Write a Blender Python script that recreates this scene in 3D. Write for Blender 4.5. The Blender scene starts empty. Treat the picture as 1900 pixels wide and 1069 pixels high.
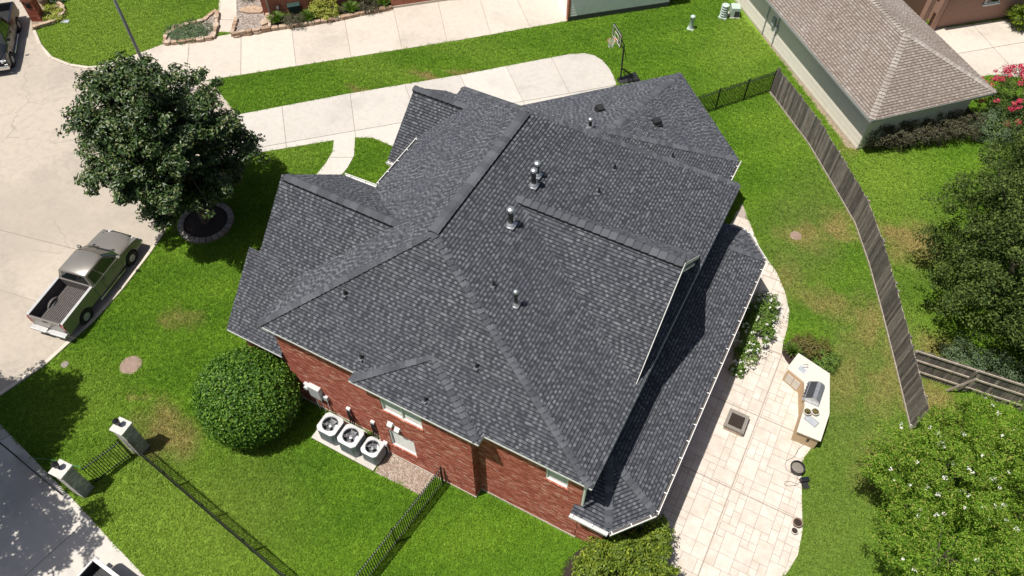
import bpy, bmesh, math, random
import numpy as np
from mathutils import Vector, Matrix
random.seed(7); RNG = np.random.default_rng(7)
R = math.radians
scene = bpy.context.scene
# ------------------------------------------------------------------ camera, sky, sun, exposure
CAM = (6.65, -9.53, 29.5)
cd = bpy.data.cameras.new('camera'); cam = bpy.data.objects.new('camera', cd); scene.collection.objects.link(cam)
cam.location = CAM; cam.rotation_euler = (R(90 - 53.638), 0, R(27.938))
cd.sensor_width = 36; cd.lens = 27.44; cd.clip_start = .5; cd.clip_end = 1500
scene.camera = cam
SUN_TO = Vector((-.23, -.28, 1)).normalized()
world = bpy.data.worlds.new('World'); scene.world = world; world.use_nodes = True
wn = world.node_tree.nodes; sky = wn.new('ShaderNodeTexSky'); sky.sky_type = 'NISHITA'; sky.sun_disc = False
sky.sun_elevation = R(70); sky.sun_rotation = R(219.4); sky.air_density = .8; sky.dust_density = 2.5; sky.ozone_density = .6
world.node_tree.links.new(sky.outputs[0], wn['Background'].inputs[0]); wn['Background'].inputs[1].default_value = .066
sd = bpy.data.lights.new('sun', 'SUN'); sd.energy = 4.6; sd.angle = R(.5); sd.color = (1, .955, .89)
sun = bpy.data.objects.new('sun', sd); scene.collection.objects.link(sun)
sun.rotation_euler = (-SUN_TO).to_track_quat('-Z', 'Y').to_euler()
vs = scene.view_settings; vs.view_transform = 'Standard'; vs.look = 'None'; vs.exposure = .38; vs.gamma = 1; vs.use_curve_mapping = False
scene.cycles.max_bounces = 6; scene.cycles.transparent_max_bounces = 8

# ------------------------------------------------------------------ helpers
COL = scene.collection
class MB:
    """collects faces; build() links them as one mesh object"""
    def __init__(s): s.v = []; s.f = []; s.m = []; s.cur = 0
    def add(s, vs, fs):
        b = len(s.v); s.v += [tuple(map(float, p)) for p in vs]
        for f in fs: s.f.append(tuple(i + b for i in f)); s.m.append(s.cur)
        return s
    def poly(s, pts): return s.add(pts, [tuple(range(len(pts)))])
    def obox(s, o, a, b, c):
        o, a, b, c = (np.array(q, float) for q in (o, a, b, c))
        P = [o, o+a, o+a+b, o+b, o+c, o+a+c, o+a+b+c, o+b+c]
        return s.add(P, [(3,2,1,0),(4,5,6,7),(0,1,5,4),(1,2,6,5),(2,3,7,6),(3,0,4,7)])
    def box(s, cx, cy, cz, sx, sy, sz, rz=0):
        c, n = math.cos(rz), math.sin(rz); a = np.array((c*sx, n*sx, 0)); b = np.array((-n*sy, c*sy, 0)); d = np.array((0, 0, sz))
        return s.obox(np.array((cx, cy, cz)) - (a+b+d)/2, a, b, d)
    def prism(s, poly, z0, z1):
        n = len(poly)
        ar = sum(poly[i][0]*poly[(i+1) % n][1] - poly[(i+1) % n][0]*poly[i][1] for i in range(n))
        if ar < 0: poly = poly[::-1]
        P = [(x, y, z0) for x, y in poly] + [(x, y, z1) for x, y in poly]
        return s.add(P, [tuple(range(n-1, -1, -1)), tuple(range(n, 2*n))] + [(i, (i+1) % n, n+(i+1) % n, n+i) for i in range(n)])
    def tube(s, p, q, r0, r1=None, n=6, cap=True):
        r1 = r0 if r1 is None else r1; p, q = np.array(p, float), np.array(q, float); d = q-p; L = np.linalg.norm(d)
        if L < 1e-6: return s
        d = d/L; u = np.cross(d, (0, 0, 1.) if abs(d[2]) < .9 else (1., 0, 0)); u /= np.linalg.norm(u); w = np.cross(d, u)
        P = []
        for c, r in ((p, r0), (q, r1)):
            for i in range(n): a = 2*math.pi*i/n; P.append(c + r*(math.cos(a)*u + math.sin(a)*w))
        F = [(i, (i+1) % n, n+(i+1) % n, n+i) for i in range(n)]
        if cap: F += [tuple(range(n-1, -1, -1)), tuple(range(n, 2*n))]
        return s.add(P, F)
    def path(s, pts, r, n=6):
        for a, b in zip(pts[:-1], pts[1:]): s.tube(a, b, r, r, n)
        return s
    def lathe(s, prof, n=16, c=(0, 0, 0), axis='z', cap=True):
        P = []
        for r, z in prof:
            for i in range(n):
                a = 2*math.pi*i/n; x, y = r*math.cos(a), r*math.sin(a)
                P.append((c[0]+x, c[1]+y, c[2]+z) if axis == 'z' else (c[0]+x, c[1]+z, c[2]+y))
        F = []
        for k in range(len(prof)-1):
            for i in range(n): F.append((k*n+i, k*n+(i+1) % n, (k+1)*n+(i+1) % n, (k+1)*n+i))
        if cap and prof[0][0] > 1e-4: F.append(tuple(range(n-1, -1, -1)))
        if cap and prof[-1][0] > 1e-4: F.append(tuple(range((len(prof)-1)*n, len(prof)*n)))
        return s.add(P, F)
    def mesh(s, name, mats, smooth=False, bevel=0):
        me = bpy.data.meshes.new(name); me.from_pydata(s.v, [], s.f)
        for m in (mats if isinstance(mats, (list, tuple)) else [mats]): me.materials.append(m)
        if max(s.m, default=0): me.polygons.foreach_set('material_index', s.m)
        bm = bmesh.new(); bm.from_mesh(me); bmesh.ops.recalc_face_normals(bm, faces=bm.faces)
        if bevel: 
            es = [e for e in bm.edges if len(e.link_faces) == 2 and e.calc_face_angle(0) > .6]
            bmesh.ops.bevel(bm, geom=es, offset=bevel, segments=2, affect='EDGES', profile=.6, clamp_overlap=True)
        bm.to_mesh(me); bm.free()
        if smooth: me.polygons.foreach_set('use_smooth', [True]*len(me.polygons)); 
        me.update(); return me
def link(name, data, parent=None, loc=(0, 0, 0), rz=0):
    o = bpy.data.objects.new(name, data); COL.objects.link(o); o.location = loc; o.rotation_euler = (0, 0, rz); o.parent = parent
    return o
def tag(o, label, cat, group=None, kind=None):
    if label: o['label'] = label
    if cat: o['category'] = cat
    if group: o['group'] = group
    if kind: o['kind'] = kind
    return o
def thing(name, label, cat, loc=(0, 0, 0), rz=0, group=None):
    return tag(link(name, None, None, loc, rz), label, cat, group)
def part(name, mb, mats, parent, smooth=False, bevel=0, label=None, kind=None):
    o = link(name, mb.mesh(name, mats, smooth, bevel), parent)
    if label: o['label'] = label
    if kind: o['kind'] = kind
    return o
def struct(name, mb, mats, label=None, cat=None):
    o = link(name, mb.mesh(name, mats)); o['kind'] = 'structure'; tag(o, label, cat); return o
def copy_tree(o, parent=None):
    c = o.copy(); COL.objects.link(c); c.parent = parent
    for ch in list(o.children): copy_tree(ch, c)
    return c
def clip(poly, a, b, c):
    """part of polygon where a*x+b*y <= c"""
    out = []; n = len(poly)
    for i in range(n):
        p, q = poly[i], poly[(i+1) % n]; dp = a*p[0]+b*p[1]-c; dq = a*q[0]+b*q[1]-c
        if dp <= 1e-9: out.append(p)
        if (dp < -1e-9 and dq > 1e-9) or (dp > 1e-9 and dq < -1e-9):
            t = dp/(dp-dq); out.append((p[0]+t*(q[0]-p[0]), p[1]+t*(q[1]-p[1])))
    return out
def area(p): return abs(sum(p[i][0]*p[(i+1) % len(p)][1]-p[(i+1) % len(p)][0]*p[i][1] for i in range(len(p))))/2 if len(p) > 2 else 0
def split(polys, p, q, gap=.012):
    """cut polygons along the line p-q, leaving a gap"""
    dx, dy = q[0]-p[0], q[1]-p[1]; L = math.hypot(dx, dy); a, b = dy/L, -dx/L; c = a*p[0]+b*p[1]; out = []
    for P in polys:
        for s in (1, -1):
            k = clip(P, s*a, s*b, s*c-gap/2)
            if area(k) > 3e-4: out.append(k)
    return out
def inside(P, poly):
    x, y = P[:, 0], P[:, 1]; r = np.zeros(len(P), bool); n = len(poly)
    for i in range(n):
        x0, y0 = poly[i]; x1, y1 = poly[(i+1) % n]
        if y0 == y1: continue
        r ^= ((y0 > y) != (y1 > y)) & (x < (x1-x0)*(y-y0)/(y1-y0)+x0)
    return r
def emit(pieces, name, parent, mats, n=300, rest=None):
    """pieces [(verts, faces, mat index)]: the n nearest the lens become parts of their own, the others one part"""
    cam_ = np.array(CAM); base = np.array(parent.location) if parent.parent is None else np.array(parent.location)+np.array(parent.parent.location)
    cen = [np.mean(np.array(p[0], float), 0) for p in pieces]
    order = sorted(range(len(pieces)), key=lambda i: np.sum((cen[i]-cam_)**2))
    def put(me, mi, nf):
        for m in mats: me.materials.append(m)
        me.polygons.foreach_set('material_index', mi if isinstance(mi, list) else [mi]*nf)
    for i in order[:n]:
        vs_, fs, mi = pieces[i]; c = cen[i]
        me = bpy.data.meshes.new(name); me.from_pydata([tuple(np.array(p)-c) for p in vs_], [], fs); put(me, mi, len(fs))
        link(name, me, parent, tuple(c-base))
    if len(order) > n:
        V, F, MI = [], [], []
        for i in order[n:]:
            vs_, fs, mi = pieces[i]; k = len(V); V += [tuple(np.array(p)-base) for p in vs_]; F += [tuple(j+k for j in f) for f in fs]; MI += mi if isinstance(mi, list) else [mi]*len(fs)
        me = bpy.data.meshes.new(rest or name+'_field'); me.from_pydata(V, [], F); put(me, MI, 0)
        o = link(rest or name+'_field', me, parent); o['kind'] = 'stuff'
def prism_piece(poly, z0, z1, mi=0):
    m = MB().prism(poly, z0, z1); return (m.v, m.f[1:], mi)

# ------------------------------------------------------------------ materials
class NT:
    def __init__(s, name):
        s.mat = bpy.data.materials.new(name); s.mat.use_nodes = True; s.t = s.mat.node_tree; s.n = s.t.nodes; s.bsdf = s.n['Principled BSDF']
    def new(s, t, **k):
        n = s.n.new(t)
        for a, b in k.items(): setattr(n, a, b)
        return n
    def l(s, a, b): s.t.links.new(a, b)
    def math(s, op, a, b=None, c=None):
        n = s.new('ShaderNodeMath', operation=op)
        for i, q in enumerate((a, b, c)):
            if q is None: continue
            if isinstance(q, (int, float)): n.inputs[i].default_value = q
            else: s.l(q, n.inputs[i])
        return n.outputs[0]
    def pos(s): return s.new('ShaderNodeNewGeometry').outputs['Position']
    def noise(s, scale, detail=4, rough=.55, vec=None, dist=0):
        n = s.new('ShaderNodeTexNoise'); n.inputs['Scale'].default_value = scale; n.inputs['Detail'].default_value = detail
        n.inputs['Roughness'].default_value = rough; n.inputs['Distortion'].default_value = dist; s.l(vec or s.pos(), n.inputs['Vector']); return n.outputs['Fac']
    def ramp(s, fac, stops, interp='LINEAR'):
        n = s.new('ShaderNodeValToRGB'); e = n.color_ramp.elements; n.color_ramp.interpolation = interp
        while len(e) < len(stops): e.new(.5)
        for i, (p, c) in enumerate(stops): e[i].position = p; e[i].color = (*c, 1) if len(c) == 3 else c
        s.l(fac, n.inputs[0]); return n.outputs[0]
    def mix(s, fac, a, b, mode='MIX'):
        n = s.new('ShaderNodeMix', data_type='RGBA', blend_type=mode)
        for i, q in ((0, fac), (6, a), (7, b)):
            if isinstance(q, (int, float)): n.inputs[i].default_value = q
            elif isinstance(q, tuple): n.inputs[i].default_value = (*q, 1)
            else: s.l(q, n.inputs[i])
        return n.outputs[2]
    def rand(s):
        g = s.new('ShaderNodeNewGeometry').outputs['Random Per Island']; o = s.new('ShaderNodeObjectInfo').outputs['Random']
        return s.math('FRACT', s.math('ADD', g, o))
    def bump(s, h, strength=.3, dist=.02):
        b = s.new('ShaderNodeBump'); b.inputs['Strength'].default_value = strength; b.inputs['Distance'].default_value = dist
        s.l(h, b.inputs['Height']); s.l(b.outputs[0], s.bsdf.inputs['Normal'])
    def done(s, col=None, rough=.6, metal=0, spec=.5):
        if col is not None:
            if isinstance(col, tuple): s.bsdf.inputs['Base Color'].default_value = (*col, 1)
            else: s.l(col, s.bsdf.inputs['Base Color'])
        if isinstance(rough, (int, float)): s.bsdf.inputs['Roughness'].default_value = rough
        else: s.l(rough, s.bsdf.inputs['Roughness'])
        s.bsdf.inputs['Metallic'].default_value = metal; s.bsdf.inputs['Specular IOR Level'].default_value = spec
        return s.mat
def mul(c, k): return tuple(min(1, x*k) for x in c)
def plain(name, c, rough=.6, metal=0, var=.12, scale=6, bump=0, bscale=60, spec=.5):
    t = NT(name); n = t.noise(scale, 5); col = t.ramp(n, [(.3, mul(c, 1-var)), (.7, mul(c, 1+var))])
    if bump: t.bump(t.noise(bscale, 3), bump, .01)
    return t.done(col, rough, metal, spec)
def pieces_mat(name, stops, rough=.85, nscale=40, namt=.25, bump=.3, bscale=120, big=None, spec=.3):
    """colour by piece, with fine grain over it"""
    t = NT(name); base = t.ramp(t.rand(), stops); g = t.ramp(t.noise(nscale, 4), [(.3, (1-namt,)*3), (.7, (1+namt*.4,)*3)])
    col = t.mix(1, base, g, 'MULTIPLY')
    if big: col = t.mix(1, col, t.ramp(t.noise(big[0], 4), [(.35, big[1]), (.65, (1, 1, 1))]), 'MULTIPLY')
    if bump: t.bump(t.noise(bscale, 2), bump, .006)
    return t.done(col, rough, 0, spec)
def leaf_mat(name, stops, rough=.45, trans=.25, spec=.5):
    t = NT(name); col = t.ramp(t.rand(), stops); t.done(col, rough, 0, spec)
    tr = t.new('ShaderNodeBsdfTranslucent'); mx = t.new('ShaderNodeMixShader'); mx.inputs[0].default_value = trans
    br = t.mix(1, col, (1.0, 1.25, .35), 'MULTIPLY'); t.l(br, tr.inputs[0]); t.l(t.bsdf.outputs[0], mx.inputs[1]); t.l(tr.outputs[0], mx.inputs[2])
    t.l(mx.outputs[0], t.n['Material Output'].inputs[0]); return t.mat
def concrete(name, c, stain, s1=.35, amt=.5, warm=(1.0, .93, .82), bs=.15, pour=.13):
    t = NT(name); a = t.noise(s1, 6, .62); b = t.noise(3.2, 6, .7); f = t.noise(60, 3)
    col = t.ramp(a, [(.32, stain), (.5, c), (.7, mul(c, 1.07))])
    col = t.mix(amt, col, t.ramp(b, [(.3, mul(c, .78)), (.55, c), (.75, tuple(x*w*1.08 for x, w in zip(c, warm)))]))
    col = t.mix(1, col, t.ramp(f, [(.25, (.86,)*3), (.7, (1.06,)*3)]), 'MULTIPLY')
    pz = t.math('ADD', t.math('MULTIPLY', t.rand(), pour), .99-pour/2)   # each panel its own pour
    if name == 'road':
        vn = t.new('ShaderNodeTexVoronoi', feature='DISTANCE_TO_EDGE'); vn.inputs['Scale'].default_value = .14; dv = t.new('ShaderNodeVectorMath', operation='MULTIPLY_ADD'); nz = t.new('ShaderNodeTexNoise'); nz.inputs['Scale'].default_value = .8; nz.inputs['Detail'].default_value = 6; t.l(t.pos(), nz.inputs['Vector']); t.l(nz.outputs['Color'], dv.inputs[0]); dv.inputs[1].default_value = (1.6, 1.6, 0); t.l(t.pos(), dv.inputs[2]); t.l(dv.outputs[0], vn.inputs['Vector'])
        ck = t.math('MULTIPLY', t.math('LESS_THAN', vn.outputs['Distance'], .004), t.math('GREATER_THAN', t.noise(.25, 2), .5)); col = t.mix(t.math('MULTIPLY', ck, .32), col, (.16, .14, .12))
        col = t.mix(t.ramp(t.noise(.09, 5, .65), [(.48, (0, 0, 0)), (.62, (.55, .55, .55))]), col, tuple(x*.72 for x in c))
    cb = t.new('ShaderNodeCombineColor'); [t.l(pz, cb.inputs[i]) for i in range(3)]
    col = t.mix(1, col, cb.outputs[0], 'MULTIPLY'); t.bump(f, bs, .01)
    return t.done(col, .88, 0, .25)
M = {}
SH = [(0, (.052, .054, .060)), (.45, (.082, .085, .093)), (.8, (.112, .116, .127)), (1, (.15, .155, .168))]
M['shingle_low'] = pieces_mat('shingle_low', [(0, (0.039, 0.044, 0.052)), (.6, (0.058, 0.061, 0.071)), (1, (0.080, 0.085, 0.096))], .9, 55, .3, .4, 150, (.45, (1.060, 1.061, 1.099)))
M['shingle_high'] = pieces_mat('shingle_high', [(0, (0.081, 0.086, 0.096)), (.5, (0.110, 0.116, 0.129)), (1, (0.158, 0.165, 0.180))], .9, 55, .3, .4, 150, (.45, (0.846, 0.846, 0.877)))
M['shingle_cap'] = pieces_mat('shingle_cap', [(0, (0.057, 0.061, 0.070)), (.5, (0.078, 0.084, 0.095)), (1, (0.108, 0.114, 0.127))], .9, 55, .35, .4, 150)
M['shingle_band'] = pieces_mat('shingle_band', [(0, (0.010, 0.010, 0.012)), (1, (0.018, 0.018, 0.021))], .9, 55, .3, .3, 150)
M['deck'] = plain('deck', (.03, .03, .033), .9)
M['brown_low'] = pieces_mat('brown_low', [(0, (.20, .165, .14)), (.6, (.235, .198, .17)), (1, (.27, .235, .205))], .9, 55, .25, .3, 150, (.5, (.88, .84, .82)))
M['brown_high'] = pieces_mat('brown_high', [(0, (.25, .215, .188)), (.5, (.30, .265, .235)), (1, (.35, .315, .285))], .9, 55, .25, .3, 150, (.5, (.88, .84, .82)))
M['brown_cap'] = pieces_mat('brown_cap', [(0, (.27, .235, .205)), (1, (.37, .335, .30))], .9, 55, .3, .3, 150)
M['brown_band'] = pieces_mat('brown_band', [(0, (.10, .078, .064)), (1, (.15, .12, .10))], .9, 55, .3, .3, 150)
M['brick'] = pieces_mat('brick', [(0, (.26, .064, .040)), (.35, (.36, .098, .062)), (.7, (.43, .135, .088)), (.9, (.50, .20, .14)), (1, (.57, .33, .255))], .9, 45, .3, .5, 120)
M['mortar'] = plain('mortar', (.55, .45, .37), .95, 0, .12, 30, .3)
M['white'] = plain('white', (.72, .72, .70), .45, 0, .05, 3)
M['gutter'] = plain('gutter', (.66, .65, .62), .4, 0, .12, 8)
M['trim_grey'] = plain('trim_grey', (.30, .31, .29), .6, 0, .08, 4)
M['siding_grey'] = plain('siding_grey', (.80, .74, .645), .7, 0, .05, 4)
M['siding_white'] = plain('siding_white', (.88, .90, .87), .65, 0, .05, 3)
M['concrete'] = concrete('concrete', (.50, .47, .425), (.34, .32, .295), .3, .5)
M['concrete_old'] = concrete('concrete_old', (.53, .475, .405), (.35, .315, .27), .24, .5)
M['road'] = concrete('road', (.46, .405, .335), (.26, .235, .20), .2, .6, bs=.2, pour=.2)
M['curb'] = concrete('curb', (.55, .49, .41), (.36, .32, .27), .5, .5)
M['patio'] = pieces_mat('patio', [(0, (.585, .535, .47)), (.5, (.625, .575, .505)), (.85, (.655, .605, .535)), (1, (.63, .555, .485))], .8, 5, .2, .5, 14, (2.4, (.84, .79, .755)))
t = NT('patio'); pb = t.ramp(t.rand(), [(0, (.53, .485, .425)), (.5, (.565, .52, .46)), (.85, (.59, .545, .485)), (1, (.57, .505, .44))])
pb = t.mix(1, pb, t.ramp(t.noise(2.4, 4), [(.35, (.88, .84, .81)), (.65, (1, 1, 1))]), 'MULTIPLY'); pv = t.new('ShaderNodeMapping'); pv.inputs['Scale'].default_value = (1.0, 2.6, 1); pv.inputs['Rotation'].default_value = (0, 0, .6); t.l(t.pos(), pv.inputs[0])
fl = t.ramp(t.noise(5.5, 5, .75, pv.outputs[0], 1.2), [(.56, (0, 0, 0)), (.68, (.8, .8, .8))]); pb = t.mix(t.math('MULTIPLY', fl, .42), pb, (.34, .265, .22)); t.bump(t.noise(9, 5, .6), .5, .02); M['patio'] = t.done(pb, .8, 0, .25)
M['grout'] = plain('grout', (.33, .28, .235), .95, 0, .2, 12)
M['mulch'] = plain('mulch', (.028, .018, .013), .95, 0, .5, 30, .8, 40)
M['soil'] = plain('soil', (.24, .19, .13), .95, 0, .35, 8, .6, 40)
M['gravel'] = pieces_mat('gravel', [(0, (.30, .20, .14)), (.5, (.48, .37, .29)), (1, (.66, .58, .50))], .9, 50, .2, 0)
M['stone'] = pieces_mat('stone', [(0, (.30, .20, .13)), (.5, (.42, .30, .21)), (1, (.50, .40, .31))], .9, 9, .4, .5, 20)
M['block'] = pieces_mat('block', [(0, (.20, .18, .155)), (1, (.31, .285, .25))], .9, 20, .3, .5, 40)
M['iron'] = plain('iron', (.012, .012, .013), .42, .0, .2, 10)
M['rail'] = plain('rail', (.13, .135, .135), .28, .2, .1, 10)  # greyer than the iron: sun glint painted into the top rails
M['pole'] = plain('pole', (.15, .16, .175), .4, .3, .1, 6)
M['black'] = plain('black', (.014, .014, .015), .5, 0, .2, 10)
M['rubber'] = plain('rubber', (.02, .02, .02), .8, 0, .2, 10)
M['galv'] = plain('galv', (.52, .53, .54), .38, .8, .15, 12)
M['chrome'] = plain('chrome', (.65, .66, .67), .18, 1, .05, 5)
M['ac_grey'] = plain('ac_grey', (.36, .385, .41), .5, .1, .08, 6)
M['ac_dark'] = plain('ac_dark', (.05, .055, .06), .6, .2, .1, 6)
M['ac_top'] = plain('ac_top', (.50, .51, .51), .45, .1, .05, 6)
M['tan'] = plain('tan', (.50, .36, .22), .8, 0, .08, 5, .2)
M['counter'] = plain('counter', (.56, .525, .465), .35, 0, .07, 30)
M['terra'] = plain('terra', (.24, .165, .13), .8, 0, .15, 8)
M['grill_grey'] = plain('grill_grey', (.045, .048, .052), .4, 0, .1, 8)
M['rim'] = plain('rim', (.48, .48, .47), .4, .25, .08, 6)
t = NT('pebbles'); vo = t.new('ShaderNodeTexVoronoi'); vo.inputs['Scale'].default_value = 16; t.l(t.pos(), vo.inputs['Vector']); sp_ = t.new('ShaderNodeSeparateColor'); t.l(vo.outputs['Color'], sp_.inputs[0])
M['pebbles'] = t.done(t.mix(1, t.ramp(sp_.outputs[0], [(0, (.25, .18, .14)), (.5, (.42, .35, .30)), (1, (.62, .57, .52))]), t.ramp(vo.outputs['Distance'], [(0, (1, 1, 1)), (.7, (.45, .45, .45))]), 'MULTIPLY'), .9, 0, .2); t.bump(vo.outputs['Distance'], .6, -.02)
t = NT('wood_fence'); mp = t.new('ShaderNodeMapping'); mp.inputs['Scale'].default_value = (9, 9, .7); t.l(t.pos(), mp.inputs[0])
w = t.ramp(t.noise(3, 6, .7, mp.outputs[0]), [(.25, (.065, .057, .05)), (.46, (.15, .135, .12)), (.62, (.24, .222, .20)), (.76, (.46, .43, .39))])
w = t.mix(1, w, t.ramp(t.rand(), [(0, (.5, .5, .5)), (.6, (1, .97, .93)), (1, (1.35, 1.3, 1.24))]), 'MULTIPLY'); t.bump(t.noise(5, 5, .6, mp.outputs[0]), .6, .02); M['wood'] = t.done(w, .92, 0, .2)
M['wood_light'] = plain('wood_light', (.36, .31, .25), .9, 0, .25, 6, .3)
# window glass: mostly clear, with a sheen
t = NT('window_glass'); t.done((.9, .95, .95), .03, 0, .5); tp = t.new('ShaderNodeBsdfTransparent'); tp.inputs[0].default_value = (.95, .96, .96, 1); mx = t.new('ShaderNodeMixShader'); mx.inputs[0].default_value = .82
gl = t.new('ShaderNodeBsdfGlossy'); gl.inputs['Roughness'].default_value = .03; t.l(gl.outputs[0], mx.inputs[1]); t.l(tp.outputs[0], mx.inputs[2]); t.l(mx.outputs[0], t.n['Material Output'].inputs[0]); M['glass'] = t.mat
M['blind'] = plain('blind', (.74, .73, .69), .7, 0, .04, 5)
def paint(name, c, metal=.5, rough=.28):
    t = NT(name); t.done(t.ramp(t.noise(1.2, 4), [(.3, mul(c, .92)), (.7, mul(c, 1.06))]), rough, metal, .5); t.bsdf.inputs['Coat Weight'].default_value = .3; t.bsdf.inputs['Coat Roughness'].default_value = .08; return t.mat
M['paint_silver'] = paint('paint_silver', (.215, .20, .178), .3, .34)
M['paint_black'] = paint('paint_black', (.012, .013, .016), .2, .25)
M['paint_white'] = paint('paint_white', (.72, .71, .68), 0, .3)
M['car_glass'] = plain('car_glass', (.012, .016, .016), .06, 0, .1, 2, 0, 60, .9)
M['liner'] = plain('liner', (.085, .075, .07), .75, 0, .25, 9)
M['liner_black'] = plain('liner_black', (.02, .02, .021), .7, 0, .3, 12)
M['red_lens'] = plain('red_lens', (.25, .015, .012), .2, 0, .1, 3)
M['clear_lens'] = plain('clear_lens', (.75, .78, .80), .1, .3, .05, 3)
M['bark'] = plain('bark', (.085, .066, .05), .95, 0, .35, 12, .8, 25)
M['green_box'] = plain('green_box', (.42, .50, .44), .6, 0, .06, 4)
M['green_dark'] = plain('green_dark', (.02, .05, .042), .5, 0, .1, 4)
M['hose'] = plain('hose', (.07, .22, .12), .5, 0, .1, 4)
M['orange'] = plain('orange', (.45, .12, .04), .5, 0, .1, 4)
M['pillar'] = pieces_mat('pillar', [(0, (0.310, 0.295, 0.271)), (.6, (0.449, 0.426, 0.388)), (1, (0.558, 0.535, 0.488))], .92, 25, .3, .5, 60)
M['pillar_cap'] = plain('pillar_cap', (.52, .50, .46), .85, 0, .12, 8, .3)
t = NT('far_brick'); bt = t.new('ShaderNodeTexBrick'); sx = t.new('ShaderNodeSeparateXYZ'); t.l(t.pos(), sx.inputs[0]); cx = t.new('ShaderNodeCombineXYZ'); t.l(t.math('MULTIPLY', sx.outputs[0], 1.414), cx.inputs[0]); t.l(sx.outputs[2], cx.inputs[1])
t.l(cx.outputs[0], bt.inputs[0]); bt.inputs['Scale'].default_value = 1; bt.inputs['Brick Width'].default_value = .215; bt.inputs['Row Height'].default_value = .075; bt.inputs['Mortar Size'].default_value = .006
bt.inputs['Color1'].default_value = (.40, .125, .07, 1); bt.inputs['Color2'].default_value = (.29, .08, .045, 1); bt.inputs['Mortar'].default_value = (.44, .31, .23, 1)
M['far_brick'] = t.done(t.mix(1, bt.outputs[0], t.ramp(t.noise(6, 4), [(.3, (.75,)*3), (.7, (1.1,)*3)]), 'MULTIPLY'), .9, 0, .2)
M['pink_brick'] = plain('pink_brick', (.33, .19, .14), .9, 0, .18, 14, .3)
# leaves
M['leaf_magnolia'] = leaf_mat('leaf_magnolia', [(0, (0.016, 0.032, 0.010)), (.5, (0.039, 0.074, 0.020)), (.8, (0.081, 0.138, 0.034)), (1, (0.161, 0.172, 0.063))], .38, .12, .4)
M['leaf_oak'] = leaf_mat('leaf_oak', [(0, (0.022, 0.039, 0.009)), (.6, (0.058, 0.095, 0.019)), (1, (0.135, 0.178, 0.043))], .6, .2, .12)
M['leaf_round'] = leaf_mat('leaf_round', [(0, (.030, .085, .010)), (.6, (.075, .165, .016)), (1, (.19, .32, .04))], .45, .22, .25)
M['leaf_myrtle'] = leaf_mat('leaf_myrtle', [(0, (0.062, 0.138, 0.013)), (.5, (0.156, 0.275, 0.027)), (.85, (0.275, 0.400, 0.050)), (1, (0.375, 0.325, 0.100))], .6, .35, .12)
M['leaf_shrub'] = leaf_mat('leaf_shrub', [(0, (.06, .10, .012)), (.5, (.13, .19, .02)), (.9, (.21, .27, .032)), (1, (.36, .42, .04))], .45, .3, .25)
M['leaf_purple'] = leaf_mat('leaf_purple', [(0, (.045, .036, .028)), (.6, (.085, .08, .048)), (1, (.14, .15, .075))], .55, .2, .2)
M['leaf_lime'] = leaf_mat('leaf_lime', [(0, (.20, .23, .03)), (1, (.48, .50, .11))], .5, .3, .2)
M['leaf_grassy'] = leaf_mat('leaf_grassy', [(0, (.06, .12, .018)), (1, (.18, .28, .05))], .5, .3, .25)
M['leaf_grey'] = leaf_mat('leaf_grey', [(0, (.075, .12, .06)), (1, (.17, .24, .12))], .55, .25, .2)
M['leaf_brown'] = leaf_mat('leaf_brown', [(0, (.09, .075, .02)), (1, (.20, .18, .055))], .5, .25, .2)
M['petal_white'] = leaf_mat('petal_white', [(0, (.62, .60, .55)), (1, (.80, .79, .76))], .6, .2)
M['petal_red'] = leaf_mat('petal_red', [(0, (.35, .012, .045)), (1, (.62, .045, .11))], .6, .2)

# lawn colour by place: broad tone, mowing, dry patches (positions where the turf is thin)
DRY = [(*(-12.64, -3.49), 1.5, 1.1, .75), (*(-16.09, 1.07), .8, .5, .55), (*(-17.02, 17.98), 1.6, .45, .8), (*(-14.67, 20.63), 1.5, .45, .95), (*(-13.30, 22.02), 1.0, .4, .6),
       (*(7.69, 19.14), 1.2, .8, .7), (*(9.04, 20.65), 1.0, .9, .8), (*(12.46, 21.27), 1.6, 1.2, .95), (*(9.64, 15.75), 1.6, .8, .6), (*(11.69, 15.47), .8, 1.6, .65),
       (*(13.15, 13.08), .7, 2.2, .55), (*(14.76, 15.48), 1.1, .8, .7), (*(14.92, 12.68), 1.3, .9, .75), (*(7.63, 16.09), .8, 1.2, .45), (*(11.51, 12.20), .8, 1.6, .45), (*(13.44, 8.72), .8, 1.5, .4), (*(-14.83, -2.66), .5, .3, .5), (*(8.15, 28.41), .5, 2.6, .7)]
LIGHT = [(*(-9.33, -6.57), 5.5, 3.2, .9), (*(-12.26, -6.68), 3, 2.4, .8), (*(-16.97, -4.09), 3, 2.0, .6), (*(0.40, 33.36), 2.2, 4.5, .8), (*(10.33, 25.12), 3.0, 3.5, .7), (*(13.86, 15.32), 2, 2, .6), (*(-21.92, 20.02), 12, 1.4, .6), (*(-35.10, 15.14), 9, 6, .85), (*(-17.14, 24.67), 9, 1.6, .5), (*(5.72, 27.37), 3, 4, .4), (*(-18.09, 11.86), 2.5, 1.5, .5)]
DULL = [(*(12.25, 12.00), 2.6, 7, .75), (*(12.39, 5.18), 2.6, 4, .6), (*(7.69, 19.14), 2.4, 5, .7), (*(13.29, 20.94), 3, 3, .5), (*(-12.37, -4.17), 2, 1.5, .5), (*(-8.03, -3.69), 3, 2, .3)]
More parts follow.
